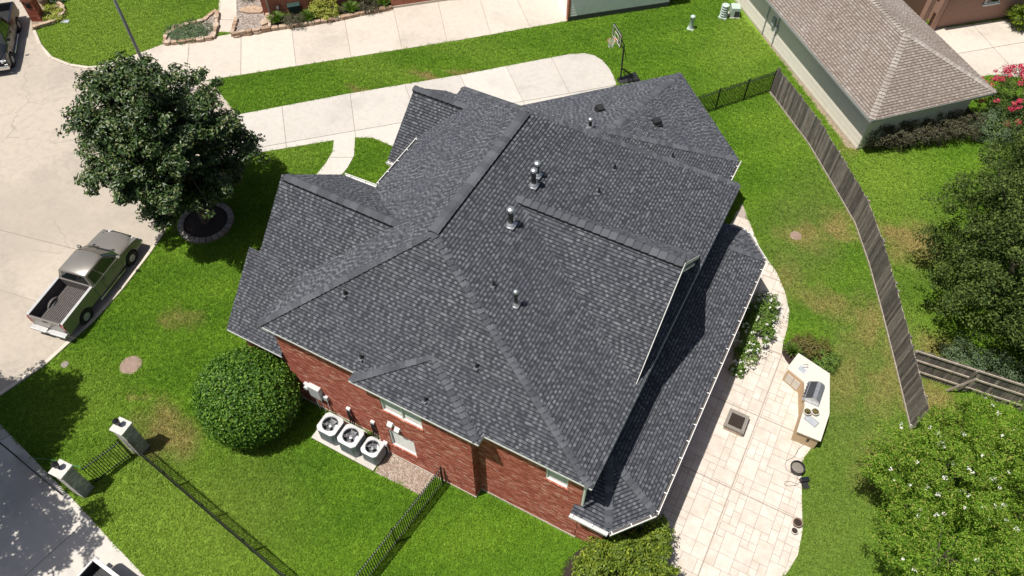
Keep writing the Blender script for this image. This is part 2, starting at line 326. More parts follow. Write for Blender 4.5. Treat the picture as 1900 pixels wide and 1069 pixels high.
def lawn_group():
    g = bpy.data.node_groups.new('lawn_colour', 'ShaderNodeTree'); g.interface.new_socket('Color', in_out='OUTPUT', socket_type='NodeSocketColor')
    t = NT.__new__(NT); t.t = g; t.n = g.nodes; out = t.new('NodeGroupOutput')
    P = t.pos(); wv = t.new('ShaderNodeTexNoise'); wv.inputs['Scale'].default_value = .9; wv.inputs['Detail'].default_value = 4; t.l(P, wv.inputs['Vector'])
    off = t.new('ShaderNodeVectorMath', operation='MULTIPLY_ADD'); t.l(wv.outputs['Color'], off.inputs[0]); off.inputs[1].default_value = (2.2, 2.2, 0); off.inputs[2].default_value = (-1.1, -1.1, 0)
    ad = t.new('ShaderNodeVectorMath', operation='ADD'); t.l(P, ad.inputs[0]); t.l(off.outputs[0], ad.inputs[1]); Q = ad.outputs[0]
    def field(lst):
        acc = None
        for x, y, rx, ry, k in lst:
            m = t.new('ShaderNodeVectorMath', operation='SUBTRACT'); t.l(Q, m.inputs[0]); m.inputs[1].default_value = (x, y, 0)
            d = t.new('ShaderNodeVectorMath', operation='DIVIDE'); t.l(m.outputs[0], d.inputs[0]); d.inputs[1].default_value = (rx, ry, 1e6)
            ln = t.new('ShaderNodeVectorMath', operation='LENGTH'); t.l(d.outputs[0], ln.inputs[0])
            mr = t.new('ShaderNodeMapRange', interpolation_type='SMOOTHSTEP'); t.l(ln.outputs['Value'], mr.inputs[0]); mr.inputs[1].default_value = 1.5; mr.inputs[2].default_value = .2; mr.inputs[3].default_value = 0; mr.inputs[4].default_value = k
            acc = mr.outputs[0] if acc is None else t.math('MAXIMUM', acc, mr.outputs[0])
        return acc
    a = t.noise(.22, 5, .6); b = t.noise(1.7, 5, .65)
    col = t.ramp(a, [(.3, (0.108, 0.246, 0.018)), (.5, (0.142, 0.292, 0.023)), (.7, (0.185, 0.339, 0.033))])
    col = t.mix(.25, col, t.ramp(b, [(.3, (0.101, 0.240, 0.018)), (.55, (0.146, 0.298, 0.025)), (.75, (0.216, 0.369, 0.043))]))
    mw = t.new('ShaderNodeTexWave', wave_type='BANDS', bands_direction='DIAGONAL'); mw.inputs['Scale'].default_value = .16; mw.inputs['Distortion'].default_value = 1.2; mw.inputs['Detail'].default_value = 3; mw.inputs['Detail Scale'].default_value = .6; mpm = t.new('ShaderNodeMapping'); mpm.inputs['Rotation'].default_value = (0, 0, R(95)); mpm.inputs['Scale'].default_value = (1, 1, 0); t.l(P, mpm.inputs[0]); t.l(mpm.outputs[0], mw.inputs['Vector'])
    col = t.mix(1, col, t.ramp(mw.outputs['Fac'], [(0, (.90, .93, .92)), (1, (1.08, 1.05, 1.05))]), 'MULTIPLY')
    col = t.mix(1, col, t.ramp(t.noise(6.5, 4, .65), [(.3, (.88, .89, .88)), (.5, (1.06, 1, 1)), (.7, (1.22, 1.12, 1.1))]), 'MULTIPLY')
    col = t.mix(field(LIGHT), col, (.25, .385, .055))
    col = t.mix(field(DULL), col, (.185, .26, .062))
    sp = t.math('MULTIPLY', field(DRY), t.math('ADD', .35, t.math('MULTIPLY', t.noise(4.5, 5, .7), 1.2)))
    col = t.mix(t.math('MINIMUM', t.math('MULTIPLY', sp, 1.15), .95), col, (.36, .30, .125)); t.l(col, out.inputs[0]); return g
LG = lawn_group()
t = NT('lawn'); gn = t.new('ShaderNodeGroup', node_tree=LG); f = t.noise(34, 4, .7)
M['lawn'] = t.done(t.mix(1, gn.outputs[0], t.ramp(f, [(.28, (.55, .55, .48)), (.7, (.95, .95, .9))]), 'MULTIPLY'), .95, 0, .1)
t.bump(t.noise(45, 4, .7), 1.0, .05)
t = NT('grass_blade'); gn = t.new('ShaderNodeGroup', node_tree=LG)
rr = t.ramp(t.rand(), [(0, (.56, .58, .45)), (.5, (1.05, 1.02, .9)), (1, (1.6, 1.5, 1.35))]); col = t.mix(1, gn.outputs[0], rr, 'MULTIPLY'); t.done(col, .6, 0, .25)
tr = t.new('ShaderNodeBsdfTranslucent'); mx = t.new('ShaderNodeMixShader'); mx.inputs[0].default_value = .3; t.l(col, tr.inputs[0]); t.l(t.bsdf.outputs[0], mx.inputs[1]); t.l(tr.outputs[0], mx.inputs[2]); t.l(mx.outputs[0], t.n['Material Output'].inputs[0])
M['blade'] = t.mat

# ------------------------------------------------------------------ ground, road, drives, patio
mb = MB().add([(-260, -260, 0), (260, -260, 0), (260, 260, 0), (-260, 260, 0)], [(0, 1, 2, 3)])
tag(struct('lawn', mb, M['lawn']), 'mown green lawn with dry patches around the houses', 'lawn')
NOGRASS = []
def slabs(name, label, poly, cuts, z1, m, gap=.03, cat='driveway', piece='concrete_panel'):
    """paved area: a bed with its separate panels on it"""
    NOGRASS.append(poly); bed = MB().prism(poly, -.1, z1-.03); o = struct(name, bed, M['grout'], label, cat)
    pl = [poly]
    for p, q in cuts: pl = split(pl, p, q, gap)
    for p in pl:
        c = np.mean(p, 0); q = MB().prism([tuple(np.array(v)-c) for v in p], -.05, z1)
        link(piece, q.mesh(piece, m), o, (c[0], c[1], 0))
    return o
ROAD = [(-20.42, -7.00), (-20.15, -5.57), (-19.63, -3.55), (-19.55, -2.01), (-19.50, -0.74), (-19.64, 0.99), (-20.05, 3.30), (-20.36, 4.57), (-21.19, 6.04), (-22.07, 7.50), (-22.27, 8.95), (-20.41, 10.67), (-22.77, 13.06), (-25.99, 14.63), (-27.77, 13.79), (-31.64, 13.88), (-33.21, 12.19), (-34.39, 11.85), (-35.93, 11.83), (-37.44, 12.39), (-38.90, 13.25), (-39.87, 13.87), (-41.94, 15.38), (-45.07, 17.91), (-62.49, 8.68), (-26.31, -13.38)]
slabs('road', 'pale concrete cul-de-sac road with dark joints and stains', ROAD, [((-27.62, 0.88), (-23.54, 1.72)), ((-24.96, -1.73), (-21.93, -1.27))], .004+.03, M['road'], .035, 'road')
def curb(pts, name, label):
    o = thing(name, label, 'curb'); L = 0
    P = [np.array(p) for p in pts]
    for i, (a, b) in enumerate(zip(P[:-1], P[1:])):
        d = (b-a)/np.linalg.norm(b-a); n = np.array((-d[1], d[0])); w = .09
        m = MB().prism([tuple(a+n*w), tuple(b+n*w - d*.012), tuple(b-n*w - d*.012), tuple(a-n*w)], -.05, .09); part('curb_stone', m, M['curb'], o, bevel=.025)
def dens(pts, step=1.2):
    out = [np.array(pts[0])]
    for a, b in zip(pts[:-1], pts[1:]):
        a, b = np.array(a), np.array(b); n = max(1, int(np.linalg.norm(b-a)/step))
        out += [a+(b-a)*k/n for k in range(1, n+1)]
    return [tuple(p) for p in out]
curb(dens([(-20.42, -7.00), (-20.15, -5.57), (-19.63, -3.55), (-19.55, -2.01), (-19.50, -0.74), (-19.64, 0.99), (-20.05, 3.30), (-20.36, 4.57), (-21.19, 6.04), (-22.07, 7.50)]), 'road_curb', 'long pale concrete curb between road and lawn beside the silver pickup')
curb(dens([(-38.90, 13.25), (-37.44, 12.39), (-35.93, 11.83), (-34.39, 11.85), (-33.21, 12.19), (-31.98, 13.12)]), 'road_curb', 'short curved pale concrete curb round the lawn corner by the brick mailbox')
# neighbour's driveway, own driveway, walk, side drive
ND = [(-33.17, 12.15), (-32.07, 13.65), (-30.96, 15.88), (-28.70, 17.92), (-27.67, 18.96), (-26.43, 20.55), (-24.88, 21.82), (-22.32, 24.01), (-20.56, 25.66), (-17.32, 28.97), (-10.86, 34.98), (-10.20, 29.60), (-14.99, 24.95), (-22.23, 18.30), (-26.25, 14.60), (-28.10, 12.80)]
slabs('driveway', 'long pale driveway beside the brick house at the top', ND, [((-29.96, 17.26), (-27.03, 13.64)), ((-27.51, 19.17), (-24.78, 15.82)), ((-25.11, 21.07), (-22.42, 18.02)), ((-22.88, 23.52), (-19.98, 20.18)), ((-20.81, 25.92), (-17.69, 22.27)), ((-18.56, 27.78), (-15.71, 24.21)), ((-16.52, 29.54), (-13.77, 26.15)), ((-14.45, 30.63), (-11.82, 27.80))], .045, M['concrete_old'])
slabs('front_walk', 'narrow concrete walk to the front of the top brick house', [(-28.92, 18.42), (-29.88, 19.80), (-31.78, 22.13), (-30.75, 22.67), (-29.15, 20.84), (-27.71, 19.00)], [((-29.77, 19.41), (-28.39, 20.08))], .041, M['concrete_old'], .03, 'walk')
OD = [(-22.27, 8.95), (-20.41, 10.67), (-16.76, 13.93), (-15.84, 14.66), (-14.99, 15.07), (-13.28, 15.02), (-11.24, 15.03), (-7.96, 18.65), (-5.01, 25.42), (-5.49, 26.05), (-5.99, 26.57), (-6.64, 27.08), (-7.25, 27.27), (-7.86, 27.19), (-8.55, 26.76), (-10.02, 25.35), (-13.32, 22.06), (-18.44, 17.33), (-22.77, 13.06)]
slabs('driveway', 'concrete driveway curving behind the dark roofed house to its garage', OD, [((-21.03, 14.86), (-18.68, 12.25)), ((-18.17, 17.48), (-15.84, 14.66)), ((-15.79, 19.60), (-14.41, 18.22)), ((-13.54, 22.00), (-11.70, 20.17)), ((-11.47, 23.89), (-9.03, 21.48)), ((-9.53, 25.95), (-6.98, 23.31)), ((-9.09, 21.61), (-5.02, 25.36))], .045, M['concrete'])
slabs('front_walk', 'curved concrete walk from driveway to the dark roofed house', [(-16.79, 13.97), (-15.89, 14.68), (-15.11, 13.44), (-14.90, 12.55), (-14.86, 11.85), (-14.68, 10.55), (-15.90, 9.90), (-16.03, 11.23), (-16.12, 12.31), (-16.30, 13.14)], [((-16.11, 12.77), (-14.96, 13.38))], .048, M['concrete'], .03, 'walk')
SD = [(-21.54, -6.07), (-19.04, -6.53), (-17.84, -6.75), (-15.54, -7.16), (-13.36, -7.56), (-11.40, -7.97), (-9.41, -8.34), (-7.43, -8.66), (-15.52, -16.30), (-26.66, -10.93)]
slabs('side_driveway', 'shaded concrete driveway in the bottom left corner', SD, [((-12.74, -7.81), (-13.23, -10.57)), ((-18.19, -6.58), (-18.97, -8.20))], .035, M['concrete'])
# patio of stamped stones
PAT = [(4.30, 19.93), (5.16, 18.66), (6.05, 17.38), (7.15, 16.39), (7.90, 15.35), (8.34, 14.44), (8.51, 13.59), (8.60, 12.53), (8.68, 12.09), (8.91, 11.81), (9.18, 11.61), (10.10, 11.30), (10.88, 10.11), (11.11, 8.56), (11.00, 8.01), (10.90, 7.64), (10.95, 7.07), (11.32, 5.82), (11.66, 4.68), (11.76, 3.69), (11.61, 2.94), (11.27, 1.89)] + [(8.0, .5), (7.05, 1.6), (4.2, 2.5), (4.2, 16.6)]
NOGRASS.append(PAT)
patio = struct('patio', MB().prism(PAT, -.1, .02), M['grout'], 'cream stamped stone patio behind the dark roofed house', 'patio')
cuts = [((8.65, 7.69), (8.63, 1.16)), ((8.65, 11.95), (8.63, 8.34)), ((6.57, 5.00), (9.68, 5.02)), ((7.49, 11.97), (8.65, 11.95)), ((8.56, 8.56), (10.25, 8.62)), ((6.56, 15.60), (7.42, 16.20)), ((7.89, 13.93), (8.42, 14.07))]
xs = sorted([8.62]); grid = {}; U_ = .3; stones = []
SZ = [(1, 1), (2, 1), (1, 2), (2, 2), (2, 1), (2, 2), (3, 2), (2, 3)]
for j in range(-5, 62):
    for i in range(0, 31):
        if (i, j) in grid: continue
        random.shuffle(SZ)
        for w, h in SZ+[(1, 1)]:
            if all((i+a, j+b) not in grid for a in range(w) for b in range(h)):
                for a in range(w):
                    for b in range(h): grid[(i+a, j+b)] = 1
                x0, x1, y0, y1 = 4.0+i*U_, 4.0+(i+w)*U_, i*0+j*U_, (j+h)*U_; g = .0105
                p = clip(clip(clip(clip(PAT, -1, 0, -x0-g), 1, 0, x1-g), 0, -1, -y0-g), 0, 1, y1-g)
                if area(p) > .01: stones.append(p)
                break
for p, q in cuts:
    if abs(p[0]-q[0]) > abs(p[1]-q[1]): stones = split(stones, (0, (p[1]+q[1])/2), (9, (p[1]+q[1])/2), .055)
stones = split(stones, (8.72, 0), (8.72, 9), .055)
emit([prism_piece(p, 0, .034+random.uniform(0, .004)) for p in stones if area(p) > 6e-4], 'paving_stone', patio, [M['patio']], 300)

# ------------------------------------------------------------------ the dark roofed brick house
house = thing('brick_house', 'large red brick house with dark grey shingle roof of many hips', 'house')
ZE = 5.8
def regions(foot, planes):
    """planes h=a*x+b*y+c; the region of each is where it is the lowest; returns 3D polygons"""
    out = []
    for i, (a, b, c) in enumerate(planes):
        p = foot
        for j, (a2, b2, c2) in enumerate(planes):
            if j != i: p = clip(p, a-a2, b-b2, c2-c)
            if len(p) < 3: break
        out.append([(x, y, a*x+b*y+c) for x, y in p] if area(p) > .02 else None)
    return out
def eave_plane(p, q, z, m):
    """plane rising with slope m to the left of the eave p->q"""
    d = np.array(q)-np.array(p); d = d/np.linalg.norm(d); n = np.array((-d[1], d[0])); return (n[0]*m, n[1]*m, z-m*float(n @ np.array(p)))
def shingle(poly, E=.128, thick=.018, sc=1.0):
    """overlapping tabs course by course on a sloping polygon; each tab has its dark upper band"""
    P = np.array(poly, float); n = np.cross(P[1]-P[0], P[2]-P[0]); n /= np.linalg.norm(n); n = n if n[2] > 0 else -n
    s = np.cross((0, 0, 1.), n); s /= np.linalg.norm(s); t = np.cross(n, s); o = P[np.argmin(P[:, 2])]
    q = [(float((p-o) @ s), float((p-o) @ t)) for p in P]; t0, t1 = min(v for _, v in q), max(v for _, v in q); out = []
    y = t0-.012; ph = 0
    while y < t1:
        band = clip(clip(q, 0, -1, -(y)), 0, 1, y+E+.01)
        if len(band) > 2:
            a, b = min(u for u, _ in band), max(u for u, _ in band); ph += random.choice((.09, .115, .14)); x = a-ph % .23-.05; hi = True
            while x < b:
                w = random.uniform(.085, .115)*sc if hi else random.choice((.10, .115, .13, .13, .15, .19))*random.uniform(.92, 1.08)*sc
                c = clip(clip(band, -1, 0, -x), 1, 0, x+w)
                if area(c) > 4e-4:
                    h0 = thick+(.010 if hi else 0)+random.uniform(-.002, .002); yb = y+E*(.70 if hi else .74)
                    V = []; F = []; mi = []; tone = 1 if hi and random.random() < .93 else 0
                    if not hi and random.random() < .05: tone = 1
                    for cc, m_ in ((clip(c, 0, 1, yb), tone), (clip(c, 0, -1, -yb), 3)):
                        if area(cc) < 1e-5: continue
                        k0 = len(V); m = len(cc); top = [o+s*u+t*v+n*(h0*(1-(v-y)/E*.85)) for u, v in cc]; V += [tuple(p) for p in top]; F.append(tuple(range(k0, k0+m))); mi.append(m_)
                        if m_ != 3:
                            k1 = len(V); V += [tuple(p-n*.03) for p in top]
                            for i in range(m):
                                j = (i+1) % m
                                if (cc[i][1]+cc[j][1])/2 < yb-.01: F.append((k0+j, k0+i, k1+i, k1+j)); mi.append(3 if (cc[i][1]+cc[j][1])/2 < y+.02 else m_)
                    if F: out.append((V, F, mi))
                x += w; hi = not hi
        y += E
    return out
def caps(a, b, w=.17, drop=.16, step=.2, lift=.03, skirt=.03, gap=0):
    """cap shingles folded over a ridge or hip from the top a to the foot b; drop = fall per unit sideways"""
    a, b = np.array(a, float), np.array(b, float); d = b-a; L = np.linalg.norm(d); d /= L; sd_ = np.cross(d, (0, 0, 1.)); sd_ /= np.linalg.norm(sd_); up = np.cross(sd_, d); out = []
    for k in range(max(1, int(L/step))):
        p = a+d*(k*step); V = []
        for dist, h in ((0, lift-.02), (step*1.08, lift+.026)):
            for off in (-w, -w*.4, w*.4, w): V.append(tuple(p+d*dist+sd_*off+up*(h-abs(off)*drop)))
        V += [tuple(np.array(v)-up*skirt) for v in V]
        F = [(0, 1, 5, 4), (1, 2, 6, 5), (2, 3, 7, 6), (4, 5, 13, 12), (5, 6, 14, 13), (6, 7, 15, 14), (0, 4, 12, 8), (3, 11, 15, 7), (0, 8, 9, 1), (1, 9, 10, 2), (2, 10, 11, 3)]
        out.append((V, F, [2]*3+[3]*8))
    return out
A_, B_, C_, D_ = (-8.97, .08), (4.42, .08), (4.42, 15.05), (-8.97, 15.05); RX, RY1, RY2, RZ = -3.56, 4.12, 10.97, 9.75
main = regions([A_, B_, C_, D_], [eave_plane(A_, B_, ZE, (RZ-ZE)/(RY1-.08)), eave_plane(B_, C_, ZE, (RZ-ZE)/(4.42-RX)), eave_plane(C_, D_, ZE, (RZ-ZE)/(15.05-RY2)), eave_plane(D_, A_, ZE, (RZ-ZE)/(RX+8.97))])
planes = [p for p in main if p]
# dormer gable on the back slope
DY, DZ, DX0, DX1, DF = 7.4, 9.05, -2.15, 4.2, 4.17
planes += [[(DX0, DY, DZ), (DX1, DY, DZ), (DX1-.02, DF, 5.93)], [(DX0, DY, DZ), (DX1, DY, DZ), (DX1-.02, 2*DY-DF, 5.93)]]
# front gable running down to the first floor
planes += [[(-10.88, 4.93, 8.24), (-5.63, 4.93, 8.24), (-8.68, 2.72, 6.01), (-10.88, 2.72, 6.01)], [(-11.4, 2.72, 6.01), (-8.68, 2.72, 6.01), (-8.68, .27, 3.53), (-11.4, .27, 3.53)],
           [(-10.88, 4.93, 8.24), (-5.63, 4.93, 8.24), (-9.0, 8.05, 5.43), (-10.88, 8.05, 5.43)]]
# small front gable
planes += [[(-10.1, 12.85, 6.93), (-7.4, 12.85, 6.93), (-9.3, 10.2, 4.81), (-10.1, 10.2, 4.81)], [(-10.1, 12.85, 6.93), (-7.4, 12.85, 6.93), (-9.3, 15.3, 4.97), (-10.1, 15.3, 4.97)]]
# bump-out hip
AP = (-2.1, 1.36, 7.05); L1, L2 = (-4.69, -.28, 5.8), (.49, -.28, 5.8)
planes += [[L1, L2, AP], [L1, AP, (-4.69, .55, 5.8)], [L2, (.49, .55, 5.8), AP]]
# low roof over the back rooms
EZ = 3.08; FT = [(3.86, .05), (5.3, .05), (6.45, 1.42), (6.45, 14.1), (5.27, 15.3), (4.05, 15.3), (4.05, .39), (3.86, .39)]; LM = .42
low = [eave_plane(FT[i], FT[i+1], EZ, LM) for i in range(5)]
planes_low = [p for p in regions(FT, low) if p]
# garage wing set at forty five degrees
GZ = 3.05; GF = [(3.55, 13.5), (3.55, 19.5), (-1.2, 24.3), (-8.0, 17.5), (-8.0, 13.5)]
gar = [p for p in regions(GF, [eave_plane(GF[0], GF[1], GZ, .46), eave_plane(GF[1], GF[2], GZ, .385), eave_plane(GF[2], GF[3], GZ, .455)]) if p]
planes += planes_low+gar
roof_mats = [M['shingle_low'], M['shingle_high'], M['shingle_cap'], M['shingle_band']]
deck = MB()
for p in planes:
    P = np.array(p); n = np.cross(P[1]-P[0], P[2]-P[0]); n = n/np.linalg.norm(n); n = n if n[2] > 0 else -n
    m = len(p); V = [tuple(v) for v in P]+[tuple(v-np.array((0, 0, .14))) for v in P]
    deck.add(V, [tuple(range(m)), tuple(range(2*m-1, m-1, -1))]+[(i, (i+1) % m, m+(i+1) % m, m+i) for i in range(m)])
roof = part('roof', deck, M['deck'], house)
sh = []
for p in planes: sh += shingle(p)
emit(sh, 'shingle', roof, roof_mats, 300, 'shingle_field')
R1, R2 = (RX, RY1, RZ), (RX, RY2, RZ); cp = []
# far apex of the garage: lowest meeting point of its three planes
apx = max((v for p in gar for v in p), key=lambda v: v[2] if v[1] > 14.6 else 0)
for a, b, w, dr in [(R1, (*A_, ZE), .15, .42), (R1, (*B_, ZE), .15, .42), (R2, (*C_, ZE), .15, .42), (R2, (*D_, ZE), .15, .42),
              (AP, L1, .15, .35), (AP, L2, .15, .35), (apx, (3.55, 19.5, GZ), .17, .26), (apx, (-1.2, 24.3, GZ), .17, .3), ((-4.5, 15.05, 5.62), (-4.45, 15.0, 5.62), .1, .1)]:
    cp += caps(a, b, w, dr, .21, .035)
for a, b, w, dr in ((R1, R2, .2, .5), ((DX0, DY, DZ), (DX1+.02, DY, DZ), .19, .72), ((-5.55, 4.93, 8.24), (-10.9, 4.93, 8.24), .18, .75), ((-7.4, 12.85, 6.93), (-10.12, 12.85, 6.93), .17, .65)): cp += caps(a, b, w, dr, .3, .10, .09)   # vented ridges stand higher
def hips_of(pl):
    seen = {}
    for p in pl:
        for i in range(len(p)):
            a, b = p[i], p[(i+1) % len(p)]; k = tuple(sorted([tuple(round(v, 2) for v in a), tuple(round(v, 2) for v in b)]))
            seen.setdefault(k, []).append((a, b))
    return [v[0] for v in seen.values() if len(v) > 1]
for a, b in hips_of(planes_low):
    if a[2] < b[2]: a, b = b, a
    cp += caps(a, b, .14, .12)
emit(cp, 'ridge_cap', roof, roof_mats, 300, 'ridge_cap_field')
# fascia, gutters
def board(pts, h, w, name, m, parent, z=None):
    for a, b in zip(pts[:-1], pts[1:]):
        a, b = np.array(a, float), np.array(b, float); d = b-a; n = np.array((d[1], -d[0], 0)); n /= np.linalg.norm(n)
        part(name, MB().obox(a-np.array((0, 0, h+.022))-n*.018, d, n*w, (0, 0, h)), m, parent)
board([(*D_, ZE-.01), (*A_, ZE-.01), (*B_, ZE-.01), (*C_, ZE-.01), (*D_, ZE-.01)], .09, .03, 'fascia', M['white'], house)
board([(-4.69, .3, ZE-.02), L1[:2]+(ZE-.02,), L2[:2]+(ZE-.02,), (.49, .3, ZE-.02)], .09, .03, 'fascia', M['white'], house)
board([(-11.4, .27, 3.5), (-8.68, .27, 3.5)], .09, .03, 'fascia', M['white'], house)
board([(3.55, 13.5, GZ-.02), (3.55, 19.5, GZ-.02), (-1.2, 24.3, GZ-.02), (-8, 17.5, GZ-.02)], .16, .03, 'fascia', M['white'], house)
def rake(a, b, out, name='rake_board', m=None, h=.2, w=.04):
    a, b = np.array(a, float), np.array(b, float); part(name, MB().obox(a-np.array((0, 0, h))+np.array(out, float)*.002, b-a, np.array(out, float)*w, (0, 0, h-.002)), m or M['white'], house)
for a, b in (((DX1, DY, DZ), (DX1, DF, 5.93)), ((DX1, DY, DZ), (DX1, 2*DY-DF, 5.93))):
    rake(a, b, (1, 0, 0), m=M['gutter'], w=.022); rake(np.array(a)+(-.14, 0, -.06), np.array(b)+(-.14, 0, -.06), (1, 0, 0), m=M['trim_grey'], h=.17)
for a, b in (((-10.88, 4.93, 8.24), (-10.88, 2.72, 6.01)), ((-11.4, 2.72, 6.01), (-11.4, .27, 3.53)), ((-10.88, 4.93, 8.24), (-10.88, 8.05, 5.43)), ((-10.1, 12.85, 6.93), (-10.1, 10.2, 4.81)), ((-10.1, 12.85, 6.93), (-10.1, 15.3, 4.97))): rake(np.array(a)+(.03, 0, -.03), np.array(b)+(.03, 0, -.03), (-1, 0, 0), m=M['trim_grey'], w=.025)
part('gable_wall', MB().prism([(0, 0), (1, 0), (1, 1)], 0, 0) if 0 else MB().add([(3.75, 4.35, 5.9), (3.75, 10.45, 5.9), (3.75, 7.4, 8.85), (3.6, 4.35, 5.9), (3.6, 10.45, 5.9), (3.6, 7.4, 8.85)], [(0, 1, 2), (3, 5, 4), (0, 2, 5, 3), (1, 4, 5, 2), (0, 3, 4, 1)]), M['trim_grey'], house)
part('gable_trim', MB().obox((4.12, 7.6, 8.3), (.09, 0, 0), (0, 2.3, -2.2), (0, 0, .1)), M['white'], house)
part('gable_bracket', MB().obox((3.76, 6.85, 8.25), (.42, 0, 0), (0, 1.1, 0), (0, 0, .07)).obox((3.76, 7.36, 7.9), (.4, 0, .02), (0, .08, 0), (0, 0, .9)), M['white'], house)
for x, pts in ((-10.6, [(2.9, 5.9), (4.93, 7.95), (7.7, 5.5), (7.7, 0), (2.9, 0)]), (-11.1, [(.62, 3.4), (2.9, 5.8), (2.9, 0), (.62, 0)]), (-9.9, [(10.6, 4.9), (12.85, 6.7), (15, 5), (15, 0), (10.6, 0)])):
    m = MB(); n = len(pts); m.add([(x, y, z) for y, z in pts]+[(-8.6, y, z) for y, z in pts], [tuple(range(n)), tuple(range(2*n-1, n-1, -1))]+[(i, (i+1) % n, n+(i+1) % n, n+i) for i in range(n)]); part('front_wall', m, M['mortar'] if 0 else M['pink_brick'], house)
def gutter(pts, ends=True, strap=.75, side=1):
    """open channel with straps; the roof edge is on its left, pts at rim height"""
    for a, b in zip(pts[:-1], pts[1:]):
        a, b = np.array(a, float), np.array(b, float); d = b-a; L = np.linalg.norm(d); d /= L; n = np.array((d[1], -d[0], 0))*side; z = np.array((0, 0, 1.)); m = MB()
        m.obox(a, d*L, n*.012, -z*.12); m.obox(a+n*.118, d*L, n*.014, -z*.12); m.obox(a+n*.108+z*.002, d*L, n*.03, z*.012)
        g = part('gutter', m, M['gutter'], house); link('gutter_floor', MB().obox(a-z*.1+n*.012, d*L, n*.106, -z*.012).mesh('gutter_floor', M['liner'] if abs(d[0]) < .95 else M['gutter']), g)  # shade painted into the floor colour, except on runs along x, kept sunlit pale
        for k in range(int(L/strap)+1):
            if L < .3: break
            p = a+d*min(L-.03, .1+k*strap); link('gutter_strap', MB().obox(p-d*.018+z*.004, d*.036, n*.125, z*.012).mesh('gutter_strap', M['white']), g)
gutter([(3.86, .05, EZ-.02), (5.3, .05, EZ-.02), (6.45, 1.42, EZ-.02), (6.45, 14.1, EZ-.02), (5.27, 15.3, EZ-.02), (4.6, 15.3, EZ-.02)])
gutter([(-8.97, 11.2, ZE-.03), (-8.97, 8.05, ZE-.03)], side=1); gutter([(-9.0, 8.07, 5.5), (-10.88, 8.07, 5.4)], side=1)
gutter([(3.55, 15.2, GZ-.02), (3.55, 19.5, GZ-.02)]); gutter([(-10.1, 10.18, 4.8), (-9.5, 10.18, 4.8)], side=1)
dsp = MB().tube((4.16, .3, 5.6), (4.16, .3, 3.6), .05, .05, 8).tube((4.16, .3, 5.6), (4.3, .12, 5.75), .05, .05, 8); part('downspout', dsp, M['gutter'], house)
# walls: brick by brick on the side that shows, plain elsewhere
W1, W2 = (-3.73, 0.00, 4.00), (-2.00, 0.00, 4.03); W3, W4 = (-3.73, 0.00, 1.11), (-2.58, 0.00, 1.12); W5, W6 = (-1.43, 0.00, 4.86), (-0.93, 0.00, 4.76); W7, W8 = (2.69, 0.39, 4.10), (3.52, 0.39, 4.13)
holes_b = [(W1[0], W2[0], W1[2], 5.4), (W3[0], W4[0], W3[2], 2.47), (W5[0], W6[0], W5[2], 5.4)]
holes_m = [(W7[0], W8[0], W7[2], 5.3)]
def brick_run(x0, x1, y, z0, z1, holes, axis='x', sgn=-1):
    """courses of bricks on a wall; face looks along sgn of the other axis"""
    out = []; k = 0; z = z0
    while z < z1-.03:
        s = x0-(.1065 if k % 2 else 0)
        while s < x1:
            a, b = max(s, x0), min(s+.203, x1); zz = min(z+.066, z1)
            segs = [(a, b)]
            for h in holes:
                if z+.03 > h[2]-.07 and z+.03 < h[3]: segs = [q for (c, d) in segs for q in ((c, min(d, h[0])), (max(c, h[1]), d)) if q[1]-q[0] > .02]
            for c, d in segs:
                if d-c < .02: continue
                e = random.uniform(.010, .016)*sgn; V = []
                for w in (e, -.004*sgn):
                    for u, v in ((c, z), (d, z), (d, zz), (c, zz)): V.append((u, y+w, v) if axis == 'x' else (y+w, u, v))
                F = [(0, 1, 2, 3), (0, 4, 5, 1), (1, 5, 6, 2), (2, 6, 7, 3), (3, 7, 4, 0)]; out.append((V, F, 0))
            s += .213
        z += .0755; k += 1
    return out
def wallbox(x0, x1, y0, y1, z0, z1): return MB().obox((x0, y0, z0), (x1-x0, 0, 0), (0, y1-y0, 0), (0, 0, z1-z0))
def wall_holes(x0, x1, y0, y1, z1, holes):
    m = MB(); xs = sorted({x0, x1, *[h[0] for h in holes], *[h[1] for h in holes]})
    for a, b in zip(xs[:-1], xs[1:]):
        zs = [(0, z1)]
        for h in holes:
            if h[0] <= a+1e-6 and h[1] >= b-1e-6: zs = [q for (c, d) in zs for q in ((c, min(d, h[2])), (max(c, h[3]), d)) if q[1]-q[0] > .01]
        for c, d in zs: m.obox((a, y0, c), (b-a, 0, 0), (0, y1-y0, 0), (0, 0, d-c))
    return m
wall = part('wall', wall_holes(-8.68, 4.07, .39, .62, 5.75, holes_m), M['mortar'], house)
part('wall', wall_holes(-4.3, 0, 0, .3, 5.7, holes_b), M['mortar'], house)
bk = brick_run(0, 4.07, .39, .12, 5.62, holes_m)+brick_run(-8.68, -4.3, .39, .12, 5.62, [])+brick_run(-11.1, -8.68, .62, .12, 3.4, [])+brick_run(-4.3, 0, 0, .12, 5.6, holes_b)+brick_run(0, .39, 0, .12, 5.6, [], 'y', 1)
part('wall', wallbox(-11.1, -8.68, .62, .9, 0, 3.5), M['mortar'], house)
emit(bk, 'brick', wall, [M['brick']], 300, 'brick_field')
sill = []
for h, y in [(q, 0) for q in holes_b[:2]]+[(holes_m[0], .39), (holes_b[2], 0)]:
    x = h[0]-.04
    while x < h[1]:
        V = MB().obox((x, y-.05, h[2]-.075), (.062, 0, 0), (0, .14, .012), (0, 0, .07)); sill.append((V.v, V.f, 0)); x += .072
emit(sill, 'sill_brick', wall, [M['brick']], 300)
part('foundation', wallbox(-8.7, 4.1, .36, .5, 0, .13).add(*(lambda q: (q.v, q.f))(wallbox(-4.33, .03, -.03, .3, 0, .13))), M['curb'], house)
